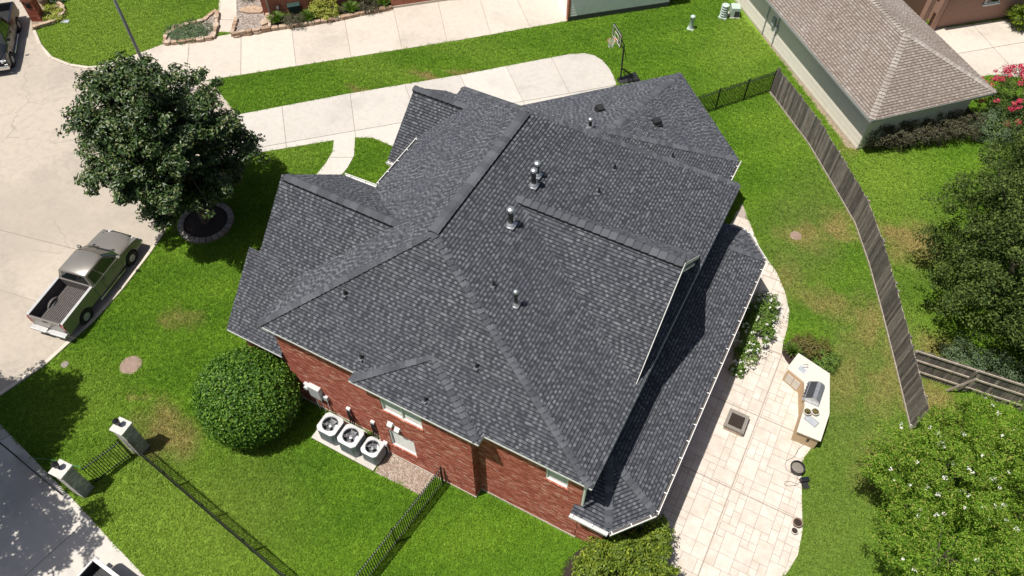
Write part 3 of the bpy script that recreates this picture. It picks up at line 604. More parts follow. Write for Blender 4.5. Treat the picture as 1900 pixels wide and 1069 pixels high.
part('back_wall', wallbox(3.8, 4.07, .62, 14.7, 0, 5.75), M['pink_brick'], house); part('far_wall', wallbox(-8.68, 4.07, 14.5, 14.72, 0, 5.75), M['pink_brick'], house); part('front_wall', wallbox(-8.68, -8.5, .62, 14.5, 0, 5.75), M['pink_brick'], house)
part('back_wall', MB().prism([(4.07, .4), (5.1, .4), (6.05, 1.55), (6.05, 13.9), (5.1, 14.9), (4.07, 14.9)], 0, 2.95), M['pink_brick'], house)
part('soffit', MB().poly([(-8.95, .1, 5.6), (4.4, .1, 5.6), (4.4, 15, 5.6), (-8.95, 15, 5.6)]), M['white'], house)
part('garage_wall', MB().prism([(3.15, 14.75), (3.15, 19.3), (-1.2, 23.7), (-7.3, 17.4), (-7.3, 14.75)], 0, 2.95), M['pink_brick'], house)
bk = brick_run(4.1, 5.1, .4, .12, 2.9, [])
emit(bk, 'brick', wall, [M['brick']], 0, 'brick_field')
def window(h, y, panes=2):
    x0, x1, z0, z1 = h; f = .05
    w = part('window', wallbox(x0, x1, y+.012, y+.07, z0, z0+f).obox((x0, y+.012, z1-f), (x1-x0, 0, 0), (0, .06, 0), (0, 0, f)).obox((x0, y+.012, z0+f), (f, 0, 0), (0, .06, 0), (0, 0, z1-z0-2*f)).obox((x1-f, y+.012, z0+f), (f, 0, 0), (0, .06, 0), (0, 0, z1-z0-2*f)), M['white'], house)
    n = panes; 
    for i in range(1, n): link('mullion', wallbox(x0+(x1-x0)*i/n-.03, x0+(x1-x0)*i/n+.03, y+.016, y+.068, z0+f, z1-f).mesh('mullion', M['white']), w)
    for i in range(n):
        a, b = x0+(x1-x0)*i/n+.03, x0+(x1-x0)*(i+1)/n-.03
        link('pane', MB().poly([(a, y+.045, z0+f), (b, y+.045, z0+f), (b, y+.045, z1-f), (a, y+.045, z1-f)]).mesh('pane', M['glass']), w)
    bl = MB(); z = z0+f+.01
    while z < z1-f: bl.obox((x0+f, y+.075, z), (x1-x0-2*f, 0, 0), (0, .02, .03), (0, 0, .006)); z += .042
    bl.poly([(x0, y+.12, z0), (x1, y+.12, z0), (x1, y+.12, z1), (x0, y+.12, z1)]); link('blind', bl.mesh('blind', M['blind']), w)
for h, y, n in [(holes_b[0], 0, 2), (holes_b[1], 0, 1), (holes_b[2], 0, 1), (holes_m[0], .39, 1)]: window(h, y, n)
# roof vents and flues, standing on the slopes
def zat(x, y):
    best = 0
    for p in planes:
        if inside(np.array([[x, y]]), [(v[0], v[1]) for v in p])[0]:
            P = np.array(p); n = np.cross(P[1]-P[0], P[2]-P[0]); 
            if abs(n[2]) > 1e-6: best = max(best, P[0][2]-(n[0]*(x-P[0][0])+n[1]*(y-P[0][1]))/n[2])
    return best
def onroof(cands):
    """first of the sight-line samples (top down) that lies at or under the roof"""
    for x, y, z in cands:
        if z <= zat(x, y)+.02: return x, y, zat(x, y)
    return cands[-1]
def flue(x, y, h, r, label, cap=True):
    z = zat(x, y); o = thing('roof_flue', label, 'roof vent', (x, y, z), 0, 'flues and vents on the dark roof')
    part('flashing', MB().box(0, 0, .035, r*4.2, r*4.2, .02).lathe([(r*1.9, .0), (r*1.7, .1), (r*1.1, .16)], 14), M['galv'], o)
    part('pipe', MB().lathe([(r, 0), (r, h)], 14), M['black'], o, True)
    if cap: part('cap', MB().lathe([(r*1.25, h-.05), (r*1.55, h-.03), (r*1.6, h+.05), (r*1.2, h+.09), (.0, h+.11)], 16), M['galv'], o, True)
def pipe_vent(x, y, label, h=.28):
    z = zat(x, y); o = thing('pipe_vent', label, 'roof vent', (x, y, z), 0, 'flues and vents on the dark roof')
    part('flashing', MB().box(0, -.04, .035, .15, .2, .02), M['pole'], o); part('pipe', MB().lathe([(.075, 0), (.06, .1), (.045, .12), (.045, h)], 10), M['black'], o)
flue(-2.01, 8.74, .6, .085, 'capped black flue on the back slope, farther of the close pair')
flue(-1.91, 8.27, .76, .085, 'capped black flue on the back slope, nearer of the close pair')
flue(-1.78, 6.27, .78, .09, 'capped black flue standing alone beside the dormer ridge')
flue(-.27, 3.79, .75, .06, 'thin black flue low on the back slope near the long hip')
flue(-2.82, 15.87, .5, .075, 'short black flue with white collar beside the far garage wing ridge')
for x, y, l in ((-5.92, 1.81, 'small black pipe vent on the side slope nearest the front gable'), (-4.58, .49, 'small black pipe vent beside the left hip of the bump-out roof'), (-1.78, .15, 'small black pipe vent on the bump-out roof above the window'), (-.54, 1.54, 'small black pipe vent on the side slope right of the bump-out'),
                (-1.16, 3.89, 'small black pipe vent on the back slope left of the thin flue'), (.03, 9.93, 'small black pipe vent mid back slope, nearer of two'), (.05, 11.36, 'small black pipe vent mid back slope, farther of two'), (.95, 16.9, 'small white tipped pipe vent on the dark strip of garage roof')): pipe_vent(x, y, l)
for x, y, rz, l in ((-3.22, 18.1, R(45), 'black box vent on the garage wing slope facing the driveway'), (-.5, 18.46, R(-45), 'black box vent on the triangular end slope of the garage wing')):
    o = thing('box_vent', l, 'roof vent', (x, y, zat(x, y)), rz, 'flues and vents on the dark roof')
    part('base', MB().box(0, 0, .05, .5, .5, .03), M['black'], o); part('hood', MB().add([(-.2, -.2, .05), (.2, -.2, .05), (.2, .2, .05), (-.2, .2, .05), (-.16, -.16, .22), (.16, -.16, .22), (.16, .2, .26), (-.16, .2, .26)], [(0, 1, 5, 4), (1, 2, 6, 5), (2, 3, 7, 6), (3, 0, 4, 7), (4, 5, 6, 7)]), M['black'], o)
# ------------------------------------------------------------------ things along the brick wall
def shell(ring, z0, z1):
    n = len(ring); m = MB(); m.add([(x, y, z0) for x, y in ring]+[(x, y, z1) for x, y in ring], [(i, (i+1) % n, n+(i+1) % n, n+i) for i in range(n)]); return m
def ac_unit(x, y, s, h, label):
    o = thing('air_conditioner', label, 'air conditioner', (x, y, .1), 0, 'air conditioners on the pad')
    c = s*.5; k = s*.36
    ring = [(-c, -k), (-k, -c), (k, -c), (c, -k), (c, k), (k, c), (-k, c), (-c, k)]
    part('body', MB().prism([(a*.96, b*.96) for a, b in ring], .04, h-.34).prism([(a*.96, b*.96) for a, b in ring], h-.09, h-.085) if 0 else shell([(a*.96, b*.96) for a, b in ring], .04, h-.05), M['ac_grey'], o)
    slat = MB()
    for i in range(8):
        a, b = np.array(ring[i]), np.array(ring[(i+1) % 8]); n = int(np.linalg.norm(b-a)/.05)
        for j in range(n):
            p = a+(b-a)*(j+.5)/n; slat.box(p[0], p[1], h/2, .02, .02, h-.14, math.atan2((b-a)[1], (b-a)[0]))
    part('louvre', slat, M['ac_grey'], o, kind='stuff')
    top = MB(); N = 32; r = s*.385; V = []; 
    for i in range(N):
        a = 2*math.pi*i/N; ca, sa = math.cos(a), math.sin(a); m = c*1.02/max(abs(ca), abs(sa), (abs(ca)+abs(sa))*.58); V += [(r*ca, r*sa, h+.02), (m*ca, m*sa, h), (m*ca, m*sa, h-.08), (r*ca, r*sa, h-.10)]
    F = []
    for i in range(N):
        j = (i+1) % N
        for k_ in range(4): F.append((i*4+k_, i*4+(k_+1) % 4, j*4+(k_+1) % 4, j*4+k_))
    part('top_cover', top.add(V, F), M['ac_top'], o)
    part('shaft_well', MB().lathe([(r*.99, h-.07), (r*.97, h-.3), (0, h-.32)], 24, (0, 0, 0), 'z', False), M['ac_dark'], o)
    fan = part('fan', MB().lathe([(.09*s/.9, h-.17), (.09*s/.9, h-.1), (.04, h-.08), (0, h-.08)], 16), M['galv'], o)
    a0 = random.random()*2
    for i in range(4 if s > .8 else 3):
        a = a0+2*math.pi*i/(4 if s > .8 else 3); V = []
        for rr, sp, dz in ((.1, .35, .0), (r*.6, .48, .0), (r*.9, .42, .0)):
            for q, z in ((-sp, -.05), (sp, .05)): V.append((rr*math.cos(a+q), rr*math.sin(a+q), h-.15+z))
        link('fan_blade', MB().add(V, [(0, 1, 3, 2), (2, 3, 5, 4)]).mesh('fan_blade', M['galv']), fan)
    g = MB()
    for i in (2, 5): q = r*(i+1)/6.5; g.path([(q*math.cos(a), q*math.sin(a), h+.015) for a in np.linspace(0, 2*math.pi, 25)], .004, 3)
    for i in range(4): a = math.pi*i/2+.4; g.tube((0, 0, h+.018), (r*math.cos(a), r*math.sin(a), h+.018), .005, .005, 4)
    part('grille', g, M['ac_grey'], o)
ac_unit(-6.45, -.42, .86, .92, 'large air conditioner next to the round bush, leftmost of three')
ac_unit(-5.42, -.46, .86, .95, 'large air conditioner in the middle of the three')
ac_unit(-4.44, -.42, .74, .82, 'smallest air conditioner, beside the gravel strip')
PAD = [(-7.2, -.98), (-4.15, -1.0), (-4.15, -.02), (-4.4, .3), (-7.2, .3)]
slabs('equipment_pad', 'thin concrete pad under the three air conditioners', PAD, [((-5.05, -2), (-5.05, 1))], .10, M['concrete'], .02, 'pad')
GR = [(-4.1, -1.0), (-1.9, -.95), (-1.9, -.03), (-4.1, -.03)]; NOGRASS.append(GR)
gb = tag(struct('gravel_bed', MB().prism(GR, -.05, .03), M['pebbles']), 'tan pebble strip between air conditioner pad and iron fence', 'gravel')
gm = MB(); 
for _ in range(2200):
    x, y = random.uniform(-4.1, -1.9), random.uniform(-.97, -.05); r = random.uniform(.018, .04); a = random.random()*6
    P = [(x+r*math.cos(a+k*2.1), y+r*math.sin(a+k*2.1)*.8, .03) for k in range(3)]; gm.add(P+[(x, y, .03+r*.9)], [(0, 1, 3), (1, 2, 3), (2, 0, 3)])
part('pebble_field', gm, M['gravel'], gb, kind='stuff')
# electric boxes, line sets, wall vents
EB = (-7.52, 0.20, 2.00)
o = thing('electric_panel', 'grey electric service panel with meter on the brick wall above the dark bush shadow', 'electric box', (EB[0], .38, EB[2]-.35))
part('cabinet', MB().box(0, -.1, 0, .55, .2, .8), M['ac_top'], o, bevel=.01); part('meter', MB().lathe([(.1, -.12), (.1, -.02), (.08, 0), (0, 0)], 14, (-.4, -.1, .1), 'y'), M['clear_lens'], o)
part('meter_box', MB().box(-.4, -.06, .05, .28, .13, .42), M['ac_top'], o); part('junction_box', MB().box(.42, -.06, -.25, .2, .12, .28), M['ac_top'], o); part('conduit', MB().tube((.42, -.06, -.35), (.42, -.06, -1.9), .02).tube((-.15, -.1, -.4), (-.15, -.1, -1.7), .03).tube((.1, -.1, -.4), (.14, -.1, -1.7), .02), M['ac_top'], o)
for i, (x, z) in enumerate(((-6.0, 1.45), (-4.85, 1.35))):
    o = thing('refrigerant_line', ['black insulated pipes dropping from the wall behind the left air conditioner', 'black insulated pipes dropping from the wall behind the middle air conditioner'][i], 'pipe', (x, .38, 0))
    part('cover', MB().box(0, -.05, z, .16, .1, .14), M['white'], o)
    for k in range(3): part('pipe', MB().path([(.05*k-.05, -.06, z), (.05*k-.05, -.12, z-.3), (.1*k-.1+.1, -.14, .7), (.1*k+.1, -.35, .3)], .032, 6), M['black'], o)
for q, l in (((-3.51, 0.00, 3.12), 'white vent hood on brick wall above the lower window, left one'), ((-3.22, 0.00, 2.95), 'white vent hood on brick wall above the lower window, right one')):
    o = thing('wall_vent', l, 'wall vent', (q[0], -.01, q[2]), 0, 'white vent hoods over the lower window'); part('hood', MB().add([(-.1, 0, .1), (.1, 0, .1), (.1, 0, -.1), (-.1, 0, -.1), (-.1, -.14, -.02), (.1, -.14, -.02), (.1, -.14, -.1), (-.1, -.14, -.1)], [(0, 1, 5, 4), (4, 5, 6, 7), (1, 2, 6, 5), (0, 4, 7, 3), (3, 7, 6, 2)]), M['white'], o); part('flange', MB().box(0, 0, 0, .26, .02, .26), M['white'], o)
o = thing('hose_bib', 'small white utility box on the wall right of the smallest air conditioner', 'utility box', (-4.05, .0, .95)); part('box', MB().box(0, -.07, 0, .18, .12, .2), M['white'], o); part('conduit', MB().tube((.05, -.06, -.1), (.05, -.06, -.8), .02), M['white'], o)
# ------------------------------------------------------------------ iron fences, gate, pillars
def picket_mesh(h, r=.015):
    m = MB(); m.obox((-r, -r, .06), (2*r, 0, 0), (0, 2*r, 0), (0, 0, h-.06)); m.add([(-r*1.6, 0, h-.02), (0, -r*1.6, h-.02), (r*1.6, 0, h-.02), (0, r*1.6, h-.02), (0, 0, h+.07)], [(0, 1, 4), (1, 2, 4), (2, 3, 4), (3, 0, 4)]); return m.mesh('picket', M['iron'])
def iron_fence(p, q, label, h=1.4, post=2.4, cat='fence', name='iron_fence', first=True):
    p, q = np.array(p), np.array(q); d = q-p; L = np.linalg.norm(d); a = math.atan2(d[1], d[0]); o = thing(name, label, cat, (p[0], p[1], 0), a)
    part('rail', MB().box(L/2, 0, h-.16, L, .034, .034), M['rail'], o); part('rail', MB().box(L/2, 0, .16, L, .034, .034), M['iron'], o)
    pm = picket_mesh(h); n = int(L/.1)
    for i in range(n): link('picket', pm, o, ((i+.5)*L/n, 0, 0))
    k = max(1, round(L/post)); po = MB().box(0, 0, h/2+.02, .055, .055, h+.06).lathe([(.045, h+.05), (.03, h+.08), (.0, h+.1)], 8).mesh('post', M['iron'])
    for i in range(0 if first else 1, k+1): link('post', po, o, (i*L/k, 0, 0))
    return o
P1, P2 = (-13.75, -6.92), (-13.05, -4.55)
iron_fence((-12.85, -4.85), (-4.2, -6.1), 'black iron fence running from the lamp pillar toward the bottom edge', first=False)
iron_fence((-1.43, -0.11), (-2.11, -5.84), 'black iron fence running from the brick wall past the gravel to the bottom edge', 1.5)
iron_fence((-0.35, 24.55), (3.02, 28.98), 'black iron fence between garage wing and grey wooden fence', 1.5, 1.6)
iron_fence((-14.35, -7.55), (-17.24, -7.23), 'black iron fence beside the shaded driveway left of the near pillar', 1.4, first=False)
gt = iron_fence((-13.58, -6.55), (-13.15, -5.0), 'black iron gate between the two lamp pillars', 1.45, 3, 'gate', 'iron_gate', False)
def pillar(x, y, rz, h, label):
    o = thing('brick_pillar', label, 'pillar', (x, y, 0), rz, 'gate pillars with lanterns'); w = .5; d = .5
    part('core', MB().box(0, 0, h/2, w-.03, d-.03, h), M['mortar'] if 0 else M['pillar_cap'], o); pcs = []; z = .02; k = 0
    for k in range(int(h/.09)):
        z = .02+k*.09
        for sx, sy, L in ((0, -1, w), (0, 1, w), (-1, 0, d), (1, 0, d)):
            s = -L/2-(.11 if k % 2 else 0)
            while s < L/2:
                a, b = max(s, -L/2), min(s+.21, L/2); s += .22
                if b-a < .02: continue
                if sy: pcs.append(MB().obox((a, sy*d/2-.012, z), (b-a, 0, 0), (0, .024, 0), (0, 0, .08)))
                else: pcs.append(MB().obox((sx*w/2-.012, a, z), (0, b-a, 0), (.024, 0, 0), (0, 0, .08)))
    for m in pcs: part('brick', m, M['pillar'], o)
    part('cap', MB().box(0, 0, h+.05, w+.12, d+.12, .1), M['pillar_cap'], o, bevel=.015)
    l = part('lantern', MB().lathe([(.05, h+.1), (.05, h+.22), (.1, h+.26), (.13, h+.45), (.14, h+.47), (.05, h+.56), (.0, h+.6)], 6, (-.06, 0, 0)), M['iron'], o)
    link('lantern_glass', MB().lathe([(.095, h+.28), (.118, h+.44)], 6, (-.06, 0, 0)).mesh('lantern_glass', M['clear_lens']), l)
pillar(-13.75, -6.98, R(4), 2.0, 'grey brick pillar with lantern beside the shaded driveway, nearer one')
pillar(-13.05, -4.62, R(4), 2.0, 'grey brick pillar with lantern on the lawn, farther one')
tag(link('garden_hose', MB().path([(*(-16.60, -6.97), .05), (*(-15.80, -6.65), .04), (*(-14.57, -6.34), .05)], .018, 5).mesh('garden_hose', M['hose'])), 'thin green hose lying on the shaded lawn by the gate', 'hose')
# ------------------------------------------------------------------ wooden fences
def wood_fence(pts, label, h=1.78, back=False, rails=True):
    o = thing('wood_fence', label, 'fence', (pts[0][0], pts[0][1], 0)); b0 = np.array(pts[0])
    cols = []
    for a, b in zip(pts[:-1], pts[1:]):
        a, b = np.array(a), np.array(b); d = b-a; L = np.linalg.norm(d); d /= L; n = np.array((d[1], -d[0])); k = int(L/.142); ang = math.atan2(d[1], d[0])
        for i in range(k):
            p = a+d*(i+.5)*L/k-b0+n*random.uniform(-.004, .004); hh = h+random.uniform(-.05, .05); w = .067
            m = MB(); m.add([(-w, -.009, .04), (w, -.009, .04), (w, -.009, hh-.04), (w*.5, -.009, hh), (-w*.5, -.009, hh), (-w, -.009, hh-.04)]+[(-w, .009, .04), (w, .009, .04), (w, .009, hh-.04), (w*.5, .009, hh), (-w*.5, .009, hh), (-w, .009, hh-.04)], [(0, 1, 2, 3, 4, 5), (11, 10, 9, 8, 7, 6)]+[(j, (j+1) % 6, 6+(j+1) % 6, 6+j) for j in range(6)])
            q = link('picket', m.mesh('picket', M['wood']), o, (p[0], p[1], 0), ang+random.uniform(-.015, .015)); q.rotation_euler[1] = random.uniform(-.006, .006)
        s = -1 if not back else 1
        for z in (.3, 1.0, 1.6): part('rail', MB().obox(np.array((*(a-b0+n*.012*s), z)), (*(d*L), 0), (*(n*.04*s), 0), (0, 0, .09)), M['wood_light'], o)
        for i in range(int(L/2.4)+1): part('post', MB().box(*(a-b0+d*min(L, i*2.4)+n*.09*s), h/2-.03, .09, .09, h-.06, ang), M['wood_light'] if 0 else M['wood'], o)
        part('kickboard', MB().obox(np.array((*(a-b0-n*.012*s*1.0), 0)), (*(d*L), 0), (*(n*-.03*s), 0), (0, 0, .12)), M['wood_light'], o)
    return o
wood_fence([(3.03, 28.94), (6.16, 25.75), (8.14, 23.26), (9.75, 21.18), (10.94, 18.95), (12.12, 16.37), (13.27, 13.75), (14.49, 10.90)], 'weathered grey board fence curving down the right side of the lawn', back=False)
o = wood_fence([(13.5, 13.65), (19.5, 14.15)], 'dark board fence showing its rails, joining the long fence at right', 1.75, back=True)
part('brace', MB().obox((1.9, -.19, .1), (.09, 0, 0), (0, .05, 0), (.55, 0, 1.45)), M['wood_light'], o)
# ------------------------------------------------------------------ patio kitchen, fire pit, pots
KT = [(9.25, 11.74), (10.70, 11.36), (11.17, 9.47), (11.17, 8.11), (10.21, 8.08), (10.18, 9.34), (9.85, 10.46), (9.03, 10.78)]
kc = np.mean(KT, 0); KL = [tuple(np.array(p)-kc) for p in KT]
kit = thing('outdoor_kitchen', 'angled outdoor kitchen counter with cream top at the patio edge', 'kitchen counter', (kc[0], kc[1], 0))
part('counter_top', MB().prism(KL, .89, .95), M['counter'], kit, bevel=.01)
base = part('base', MB().prism([tuple(np.array(p)*.955) for p in KL], 0, .89), M['tan'], kit); NOGRASS.append([tuple(np.array(p)*.96+kc) for p in KL])
def face_panel(a, b, s0, s1, z0, z1, name, m, parent, t_=.02):
    a, b = np.array(a)*.955, np.array(b)*.955; d = b-a; p = a+d*s0; n = np.array((d[1], -d[0])); n /= np.linalg.norm(n)
    if n @ (a+b) < 0 and 0: n = -n
    c = MB().obox((*(p-n*.002), z0), (*(d*(s1-s0)), 0), (*(n*t_), 0), (0, 0, z1-z0)).obox((*(p-n*t_), z0), (*(d*(s1-s0)), 0), (*(n*t_), 0), (0, 0, z1-z0)); return part(name, c, m, parent)
dr = face_panel(KL[6], KL[7], .12, .48, .15, .72, 'cabinet_door', M['counter'], kit); dr2 = face_panel(KL[6], KL[7], .52, .88, .15, .72, 'cabinet_door', M['counter'], kit)
face_panel(KL[3], KL[4], .35, .45, .4, .6, 'outlet_box', M['black'], kit)
sk = np.array((9.63, 11.00, 0.95)[:2])-kc
part('sink', MB().box(sk[0], sk[1], .951, .4, .32, .012, R(-28)), M['ac_top'], kit); part('sink_bowl', MB().box(sk[0]-.02, sk[1], .956, .28, .2, .01, R(-28)), M['ac_grey'], kit); part('faucet', MB().path([(sk[0]+.12, sk[1]+.16, .95), (sk[0]+.12, sk[1]+.16, 1.2), (sk[0]+.02, sk[1]+.1, 1.26), (sk[0]-.06, sk[1]+.04, 1.2)], .016, 8), M['chrome'], kit)
gp = (10.36, 10.05, 1.05); ga = R(-5)
g = thing('barbecue_grill', 'stainless barbecue grill with dark lid built into the outdoor kitchen', 'grill', (gp[0], gp[1], .95), R(0))
part('firebox', MB().box(0, 0, .06, .62, 1.0, .12), M['galv'], g, bevel=.01)
prof = [(-.26, .12), (-.28, .18), (-.04, .38), (.1, .38), (.26, .28), (.28, .12)]; m = MB(); n = len(prof)
m.add([(x, -.44, z) for x, z in prof]+[(x, .44, z) for x, z in prof], [tuple(range(n)), tuple(range(2*n-1, n-1, -1))]+[(i, (i+1) % n, n+(i+1) % n, n+i) for i in range(n)]); part('lid', m, M['galv'], g)
part('lid_panel', MB().obox((-.282, -.42, .19), (0, .84, 0), (.22, 0, .183), (-.006, 0, .008)), M['grill_grey'], g); part('badge', MB().box(-.17, 0, .295, .05, .09, .05), M['chrome'], g); part('handle', MB().tube((-.36, -.36, .24), (-.36, .36, .24), .02), M['chrome'], g); part('control_panel', MB().box(-.3, 0, .02, .14, .9, .12), M['galv'], g)
for i in range(5): part('knob', MB().lathe([(.03, 0), (.03, .04)], 10, (-.36, -.34+.17*i, .05)), M['black'], g)
for q, l in (((10.33, 9.05, 1.02), 'small cream flower pot on the kitchen counter, left of the pair'), ((10.61, 9.20, 1.02), 'small cream flower pot on the kitchen counter, right of the pair')):
    o = thing('flower_pot', l, 'pot', (q[0], q[1], .95), 0, 'pots on the kitchen counter'); part('pot', MB().lathe([(.1, 0), (.15, .14), (.165, .16), (.165, .19), (.14, .19), (.13, .12)], 18, (0, 0, 0), 'z', False), M['counter'], o); part('soil', MB().lathe([(.138, .15), (0, .16)], 14), M['mulch'], o)
    part('plant', MB().add([(random.uniform(-.11, .11), random.uniform(-.11, .11), .16+random.uniform(0, .06)) for _ in range(60)], [(3*i, 3*i+1, 3*i+2) for i in range(20)]), M['leaf_brown'], o)
q = (10.59, 8.80, 0.97); o = thing('serving_tray', 'grey rectangular tray on the kitchen counter beside the pots', 'tray', (q[0], q[1], .952), R(-20)); part('tray', MB().box(0, 0, .012, .5, .26, .02), M['ac_grey'], o); part('rim', MB().box(0, .14, .03, .52, .02, .04).box(0, -.14, .03, .52, .02, .04).box(.26, 0, .03, .02, .28, .04).box(-.26, 0, .03, .02, .28, .04), M['galv'], o)
FP = [(7.54, 8.18), (8.38, 8.18), (8.39, 7.29), (7.54, 7.30)]; fc = np.mean(FP, 0); FL = [np.array(p)-fc for p in FP]
o = thing('fire_pit', 'square brick fire pit with grey stone rim and dark filling on the patio', 'fire pit', (fc[0], fc[1], .03))
part('base', MB().prism([tuple(p*.92) for p in FL], 0, .29), M['stone'], o)
for i in range(4):
    a, b = FL[i], FL[(i+1) % 4]; part('rim_stone', MB().prism([tuple(a), tuple(b), tuple(b*.68), tuple(a*.68)], .29, .36), M['block'], o)
part('ash', MB().prism([tuple(p*.68) for p in FL], .27, .31), M['mulch'], o)
q = (10.75, 6.94, 0.20); o = thing('planter', 'wide black round planter with dry soil at the patio edge', 'planter', (q[0], q[1], .03)); part('pot', MB().lathe([(.2, 0), (.27, .3), (.29, .32), (.29, .35), (.25, .35), (.24, .2)], 24, (0, 0, 0), 'z', False), M['black'], o); part('soil', MB().lathe([(.245, .24), (0, .26)], 20), M['block'], o)
q = (11.21, 6.57, 0.10); o = thing('floodlight', 'small black floodlight box on the grass by the patio edge', 'floodlight', (q[0], q[1], 0), R(35)); part('housing', MB().box(0, .1, .16, .34, .16, .22), M['black'], o, bevel=.015); part('bracket', MB().box(0, -.1, .05, .26, .26, .06), M['black'], o); part('lens', MB().box(0, .1, .275, .28, .11, .01), M['car_glass'], o)
q = (11.38, 4.79, 0.12); o = thing('flower_pot', 'pink terracotta pot on the patio edge, larger of two', 'pot', (q[0], q[1], .03)); part('pot', MB().lathe([(.12, 0), (.17, .2), (.185, .22), (.185, .26), (.155, .26), (.15, .12)], 20, (0, 0, 0), 'z', False), M['terra'], o); part('soil', MB().lathe([(.15, .2), (0, .21)], 16), M['mulch'], o)
q = (11.37, 4.45, 0.12); o = thing('flower_pot', 'pale small pot on the patio edge in front of the pink pot', 'pot', (q[0], q[1], .03)); part('pot', MB().lathe([(.09, 0), (.13, .16), (.14, .2), (.115, .2), (.11, .1)], 20, (0, 0, 0), 'z', False), M['counter'], o); part('soil', MB().lathe([(.11, .15), (0, .16)], 16), M['mulch'], o)
tag(link('power_cord', MB().path([(x, y, .045) for x, y in [(10.72, 8.19), (10.59, 7.87), (10.53, 7.45), (10.33, 7.21), (10.30, 7.01), (10.41, 6.80), (10.69, 6.75), (10.89, 6.65), (11.05, 6.61), (10.97, 6.36), (10.68, 6.16), (10.53, 6.15), (10.52, 6.27), (10.68, 6.39), (10.96, 6.41)]], .009, 4).mesh('power_cord', M['liner'])), 'thin dark cord looping over the patio stones near the black planter', 'cord')
# ------------------------------------------------------------------ lawn covers, pedestals, hoop, lamp pole
for q, r, c, l in (((-16.28, -1.86), .42, 'terra', 'brown round utility cover in the front lawn'), ((-18.84, -3.19), .16, 'block', 'small grey meter cover in the lawn near the curb'), ((7.35, 19.03), .26, 'terra', 'brown round cover in the back lawn beside the dry patch')):
    o = thing('ground_cover', l, 'utility cover', (q[0], q[1], 0)); part('lid', MB().lathe([(r, 0), (r, .05), (r*.9, .06), (0, .06)], 24), M[c], o); part('rim', MB().lathe([(r*1.0, .0), (r*1.15, .03), (r*1.02, .055)], 24), M['soil'], o); NOGRASS.append([(q[0]+r*1.05*math.cos(a), q[1]+r*1.05*math.sin(a)) for a in np.linspace(0, 6.2, 14)])
q = (-39.59, 13.92); o = thing('ground_cover', 'small blue grey valve box in the lawn by the mailbox bed', 'utility cover', (*(-37.94, 14.83), 0), R(20)); part('lid', MB().box(0, 0, .04, .5, .3, .06), M['ac_grey'], o)
q = (-3.09, 32.49); o = thing('utility_pedestal', 'single pale green cylinder pedestal on the lawn behind the garage wing', 'pedestal', (q[0], q[1], 0)); part('body', MB().lathe([(.16, 0), (.14, .05), (.13, .8), (.15, .82), (.15, .92), (.1, .96), (0, .97)], 16), M['green_box'], o, True); part('base', MB().box(0, 0, .04, .4, .4, .06), M['green_box'], o)
q = (-1.70, 34.56); o = thing('utility_pedestal', 'ribbed pale green pedestal beside the low green box', 'pedestal', (q[0], q[1], 0))
part('base', MB().box(0, 0, .06, .5, .5, .12), M['green_box'], o); part('body', MB().lathe([(.17, .1), (.16, .9)], 14), M['green_box'], o)
for k in range(5): part('rib', MB().lathe([(.17, .2+k*.16), (.24, .24+k*.16), (.24, .27+k*.16), (.17, .3+k*.16)], 14), M['green_box'], o)
q = (-1.17, 35.09); o = thing('utility_box', 'low pale green utility box with dark vent by the ribbed pedestal', 'utility box', (q[0], q[1], 0), R(25)); part('body', MB().box(0, 0, .35, .55, .6, .7), M['green_box'], o, bevel=.02); part('vent', MB().box(.1, -.305, .3, .3, .02, .4), M['ac_dark'], o); part('base', MB().box(0, 0, .03, .65, .7, .06), M['concrete'], o)
hp = (-4.97, 25.83); hr = math.atan2(-(hp[1]-(-5.53, 26.14)[1]), -(hp[0]-(-5.53, 26.14)[0]))
o = thing('basketball_hoop', 'portable basketball hoop with clear backboard and black base by the driveway', 'basketball hoop', (hp[0], hp[1], 0), R(225))
part('base', MB().add([(-1.15, -.42, 0), (.15, -.3, 0), (.15, .3, 0), (-1.15, .42, 0), (-1.05, -.32, .22), (.1, -.12, .16), (.1, .12, .16), (-1.05, .32, .22)], [(3, 2, 1, 0), (4, 5, 6, 7), (0, 1, 5, 4), (1, 2, 6, 5), (2, 3, 7, 6), (3, 0, 4, 7)]), M['black'], o, bevel=.04)
part('pole', MB().tube((0, 0, .1), (.06, 0, 2.55), .05, .045, 10), M['black'], o); part('brace', MB().tube((-.85, .0, .2), (0, 0, .95), .025).tube((-.85, .2, .2), (0, .03, .9), .02), M['black'], o)
part('arm', MB().tube((.02, -.05, 2.2), (.5, -.2, 3.0), .025).tube((.02, .05, 2.2), (.5, .2, 3.0), .025).tube((.04, -.05, 2.5), (.52, -.2, 3.4), .025).tube((.04, .05, 2.5), (.52, .2, 3.4), .025).tube((-.2, 0, 1.5), (.05, 0, 2.4), .02), M['black'], o)
bb = part('backboard', MB().box(.56, 0, 3.25, .03, 1.15, .75), M['glass'], o); part('board_frame', MB().box(.56, 0, 3.63, .045, 1.2, .05).box(.56, 0, 2.87, .045, 1.2, .05).box(.56, .59, 3.25, .045, .05, .8).box(.56, -.59, 3.25, .045, .05, .8), M['black'], o)
link('target_square', MB().box(.58, 0, 3.35, .012, .5, .03).box(.58, 0, 3.02, .012, .5, .03).box(.58, .24, 3.18, .012, .03, .36).box(.58, -.24, 3.18, .012, .03, .36).box(.58, 0, 3.6, .012, 1.12, .03).box(.58, 0, 2.9, .012, 1.12, .03).box(.58, .55, 3.25, .012, .03, .7).box(.58, -.55, 3.25, .012, .03, .7).mesh('target_square', M['white']), bb)
part('rim', MB().path([(.86+.23*math.cos(a), .23*math.sin(a), 3.0) for a in np.linspace(0, 2*math.pi, 21)], .012, 5).box(.6, 0, 2.99, .1, .14, .05), M['orange'], o)
net = MB()
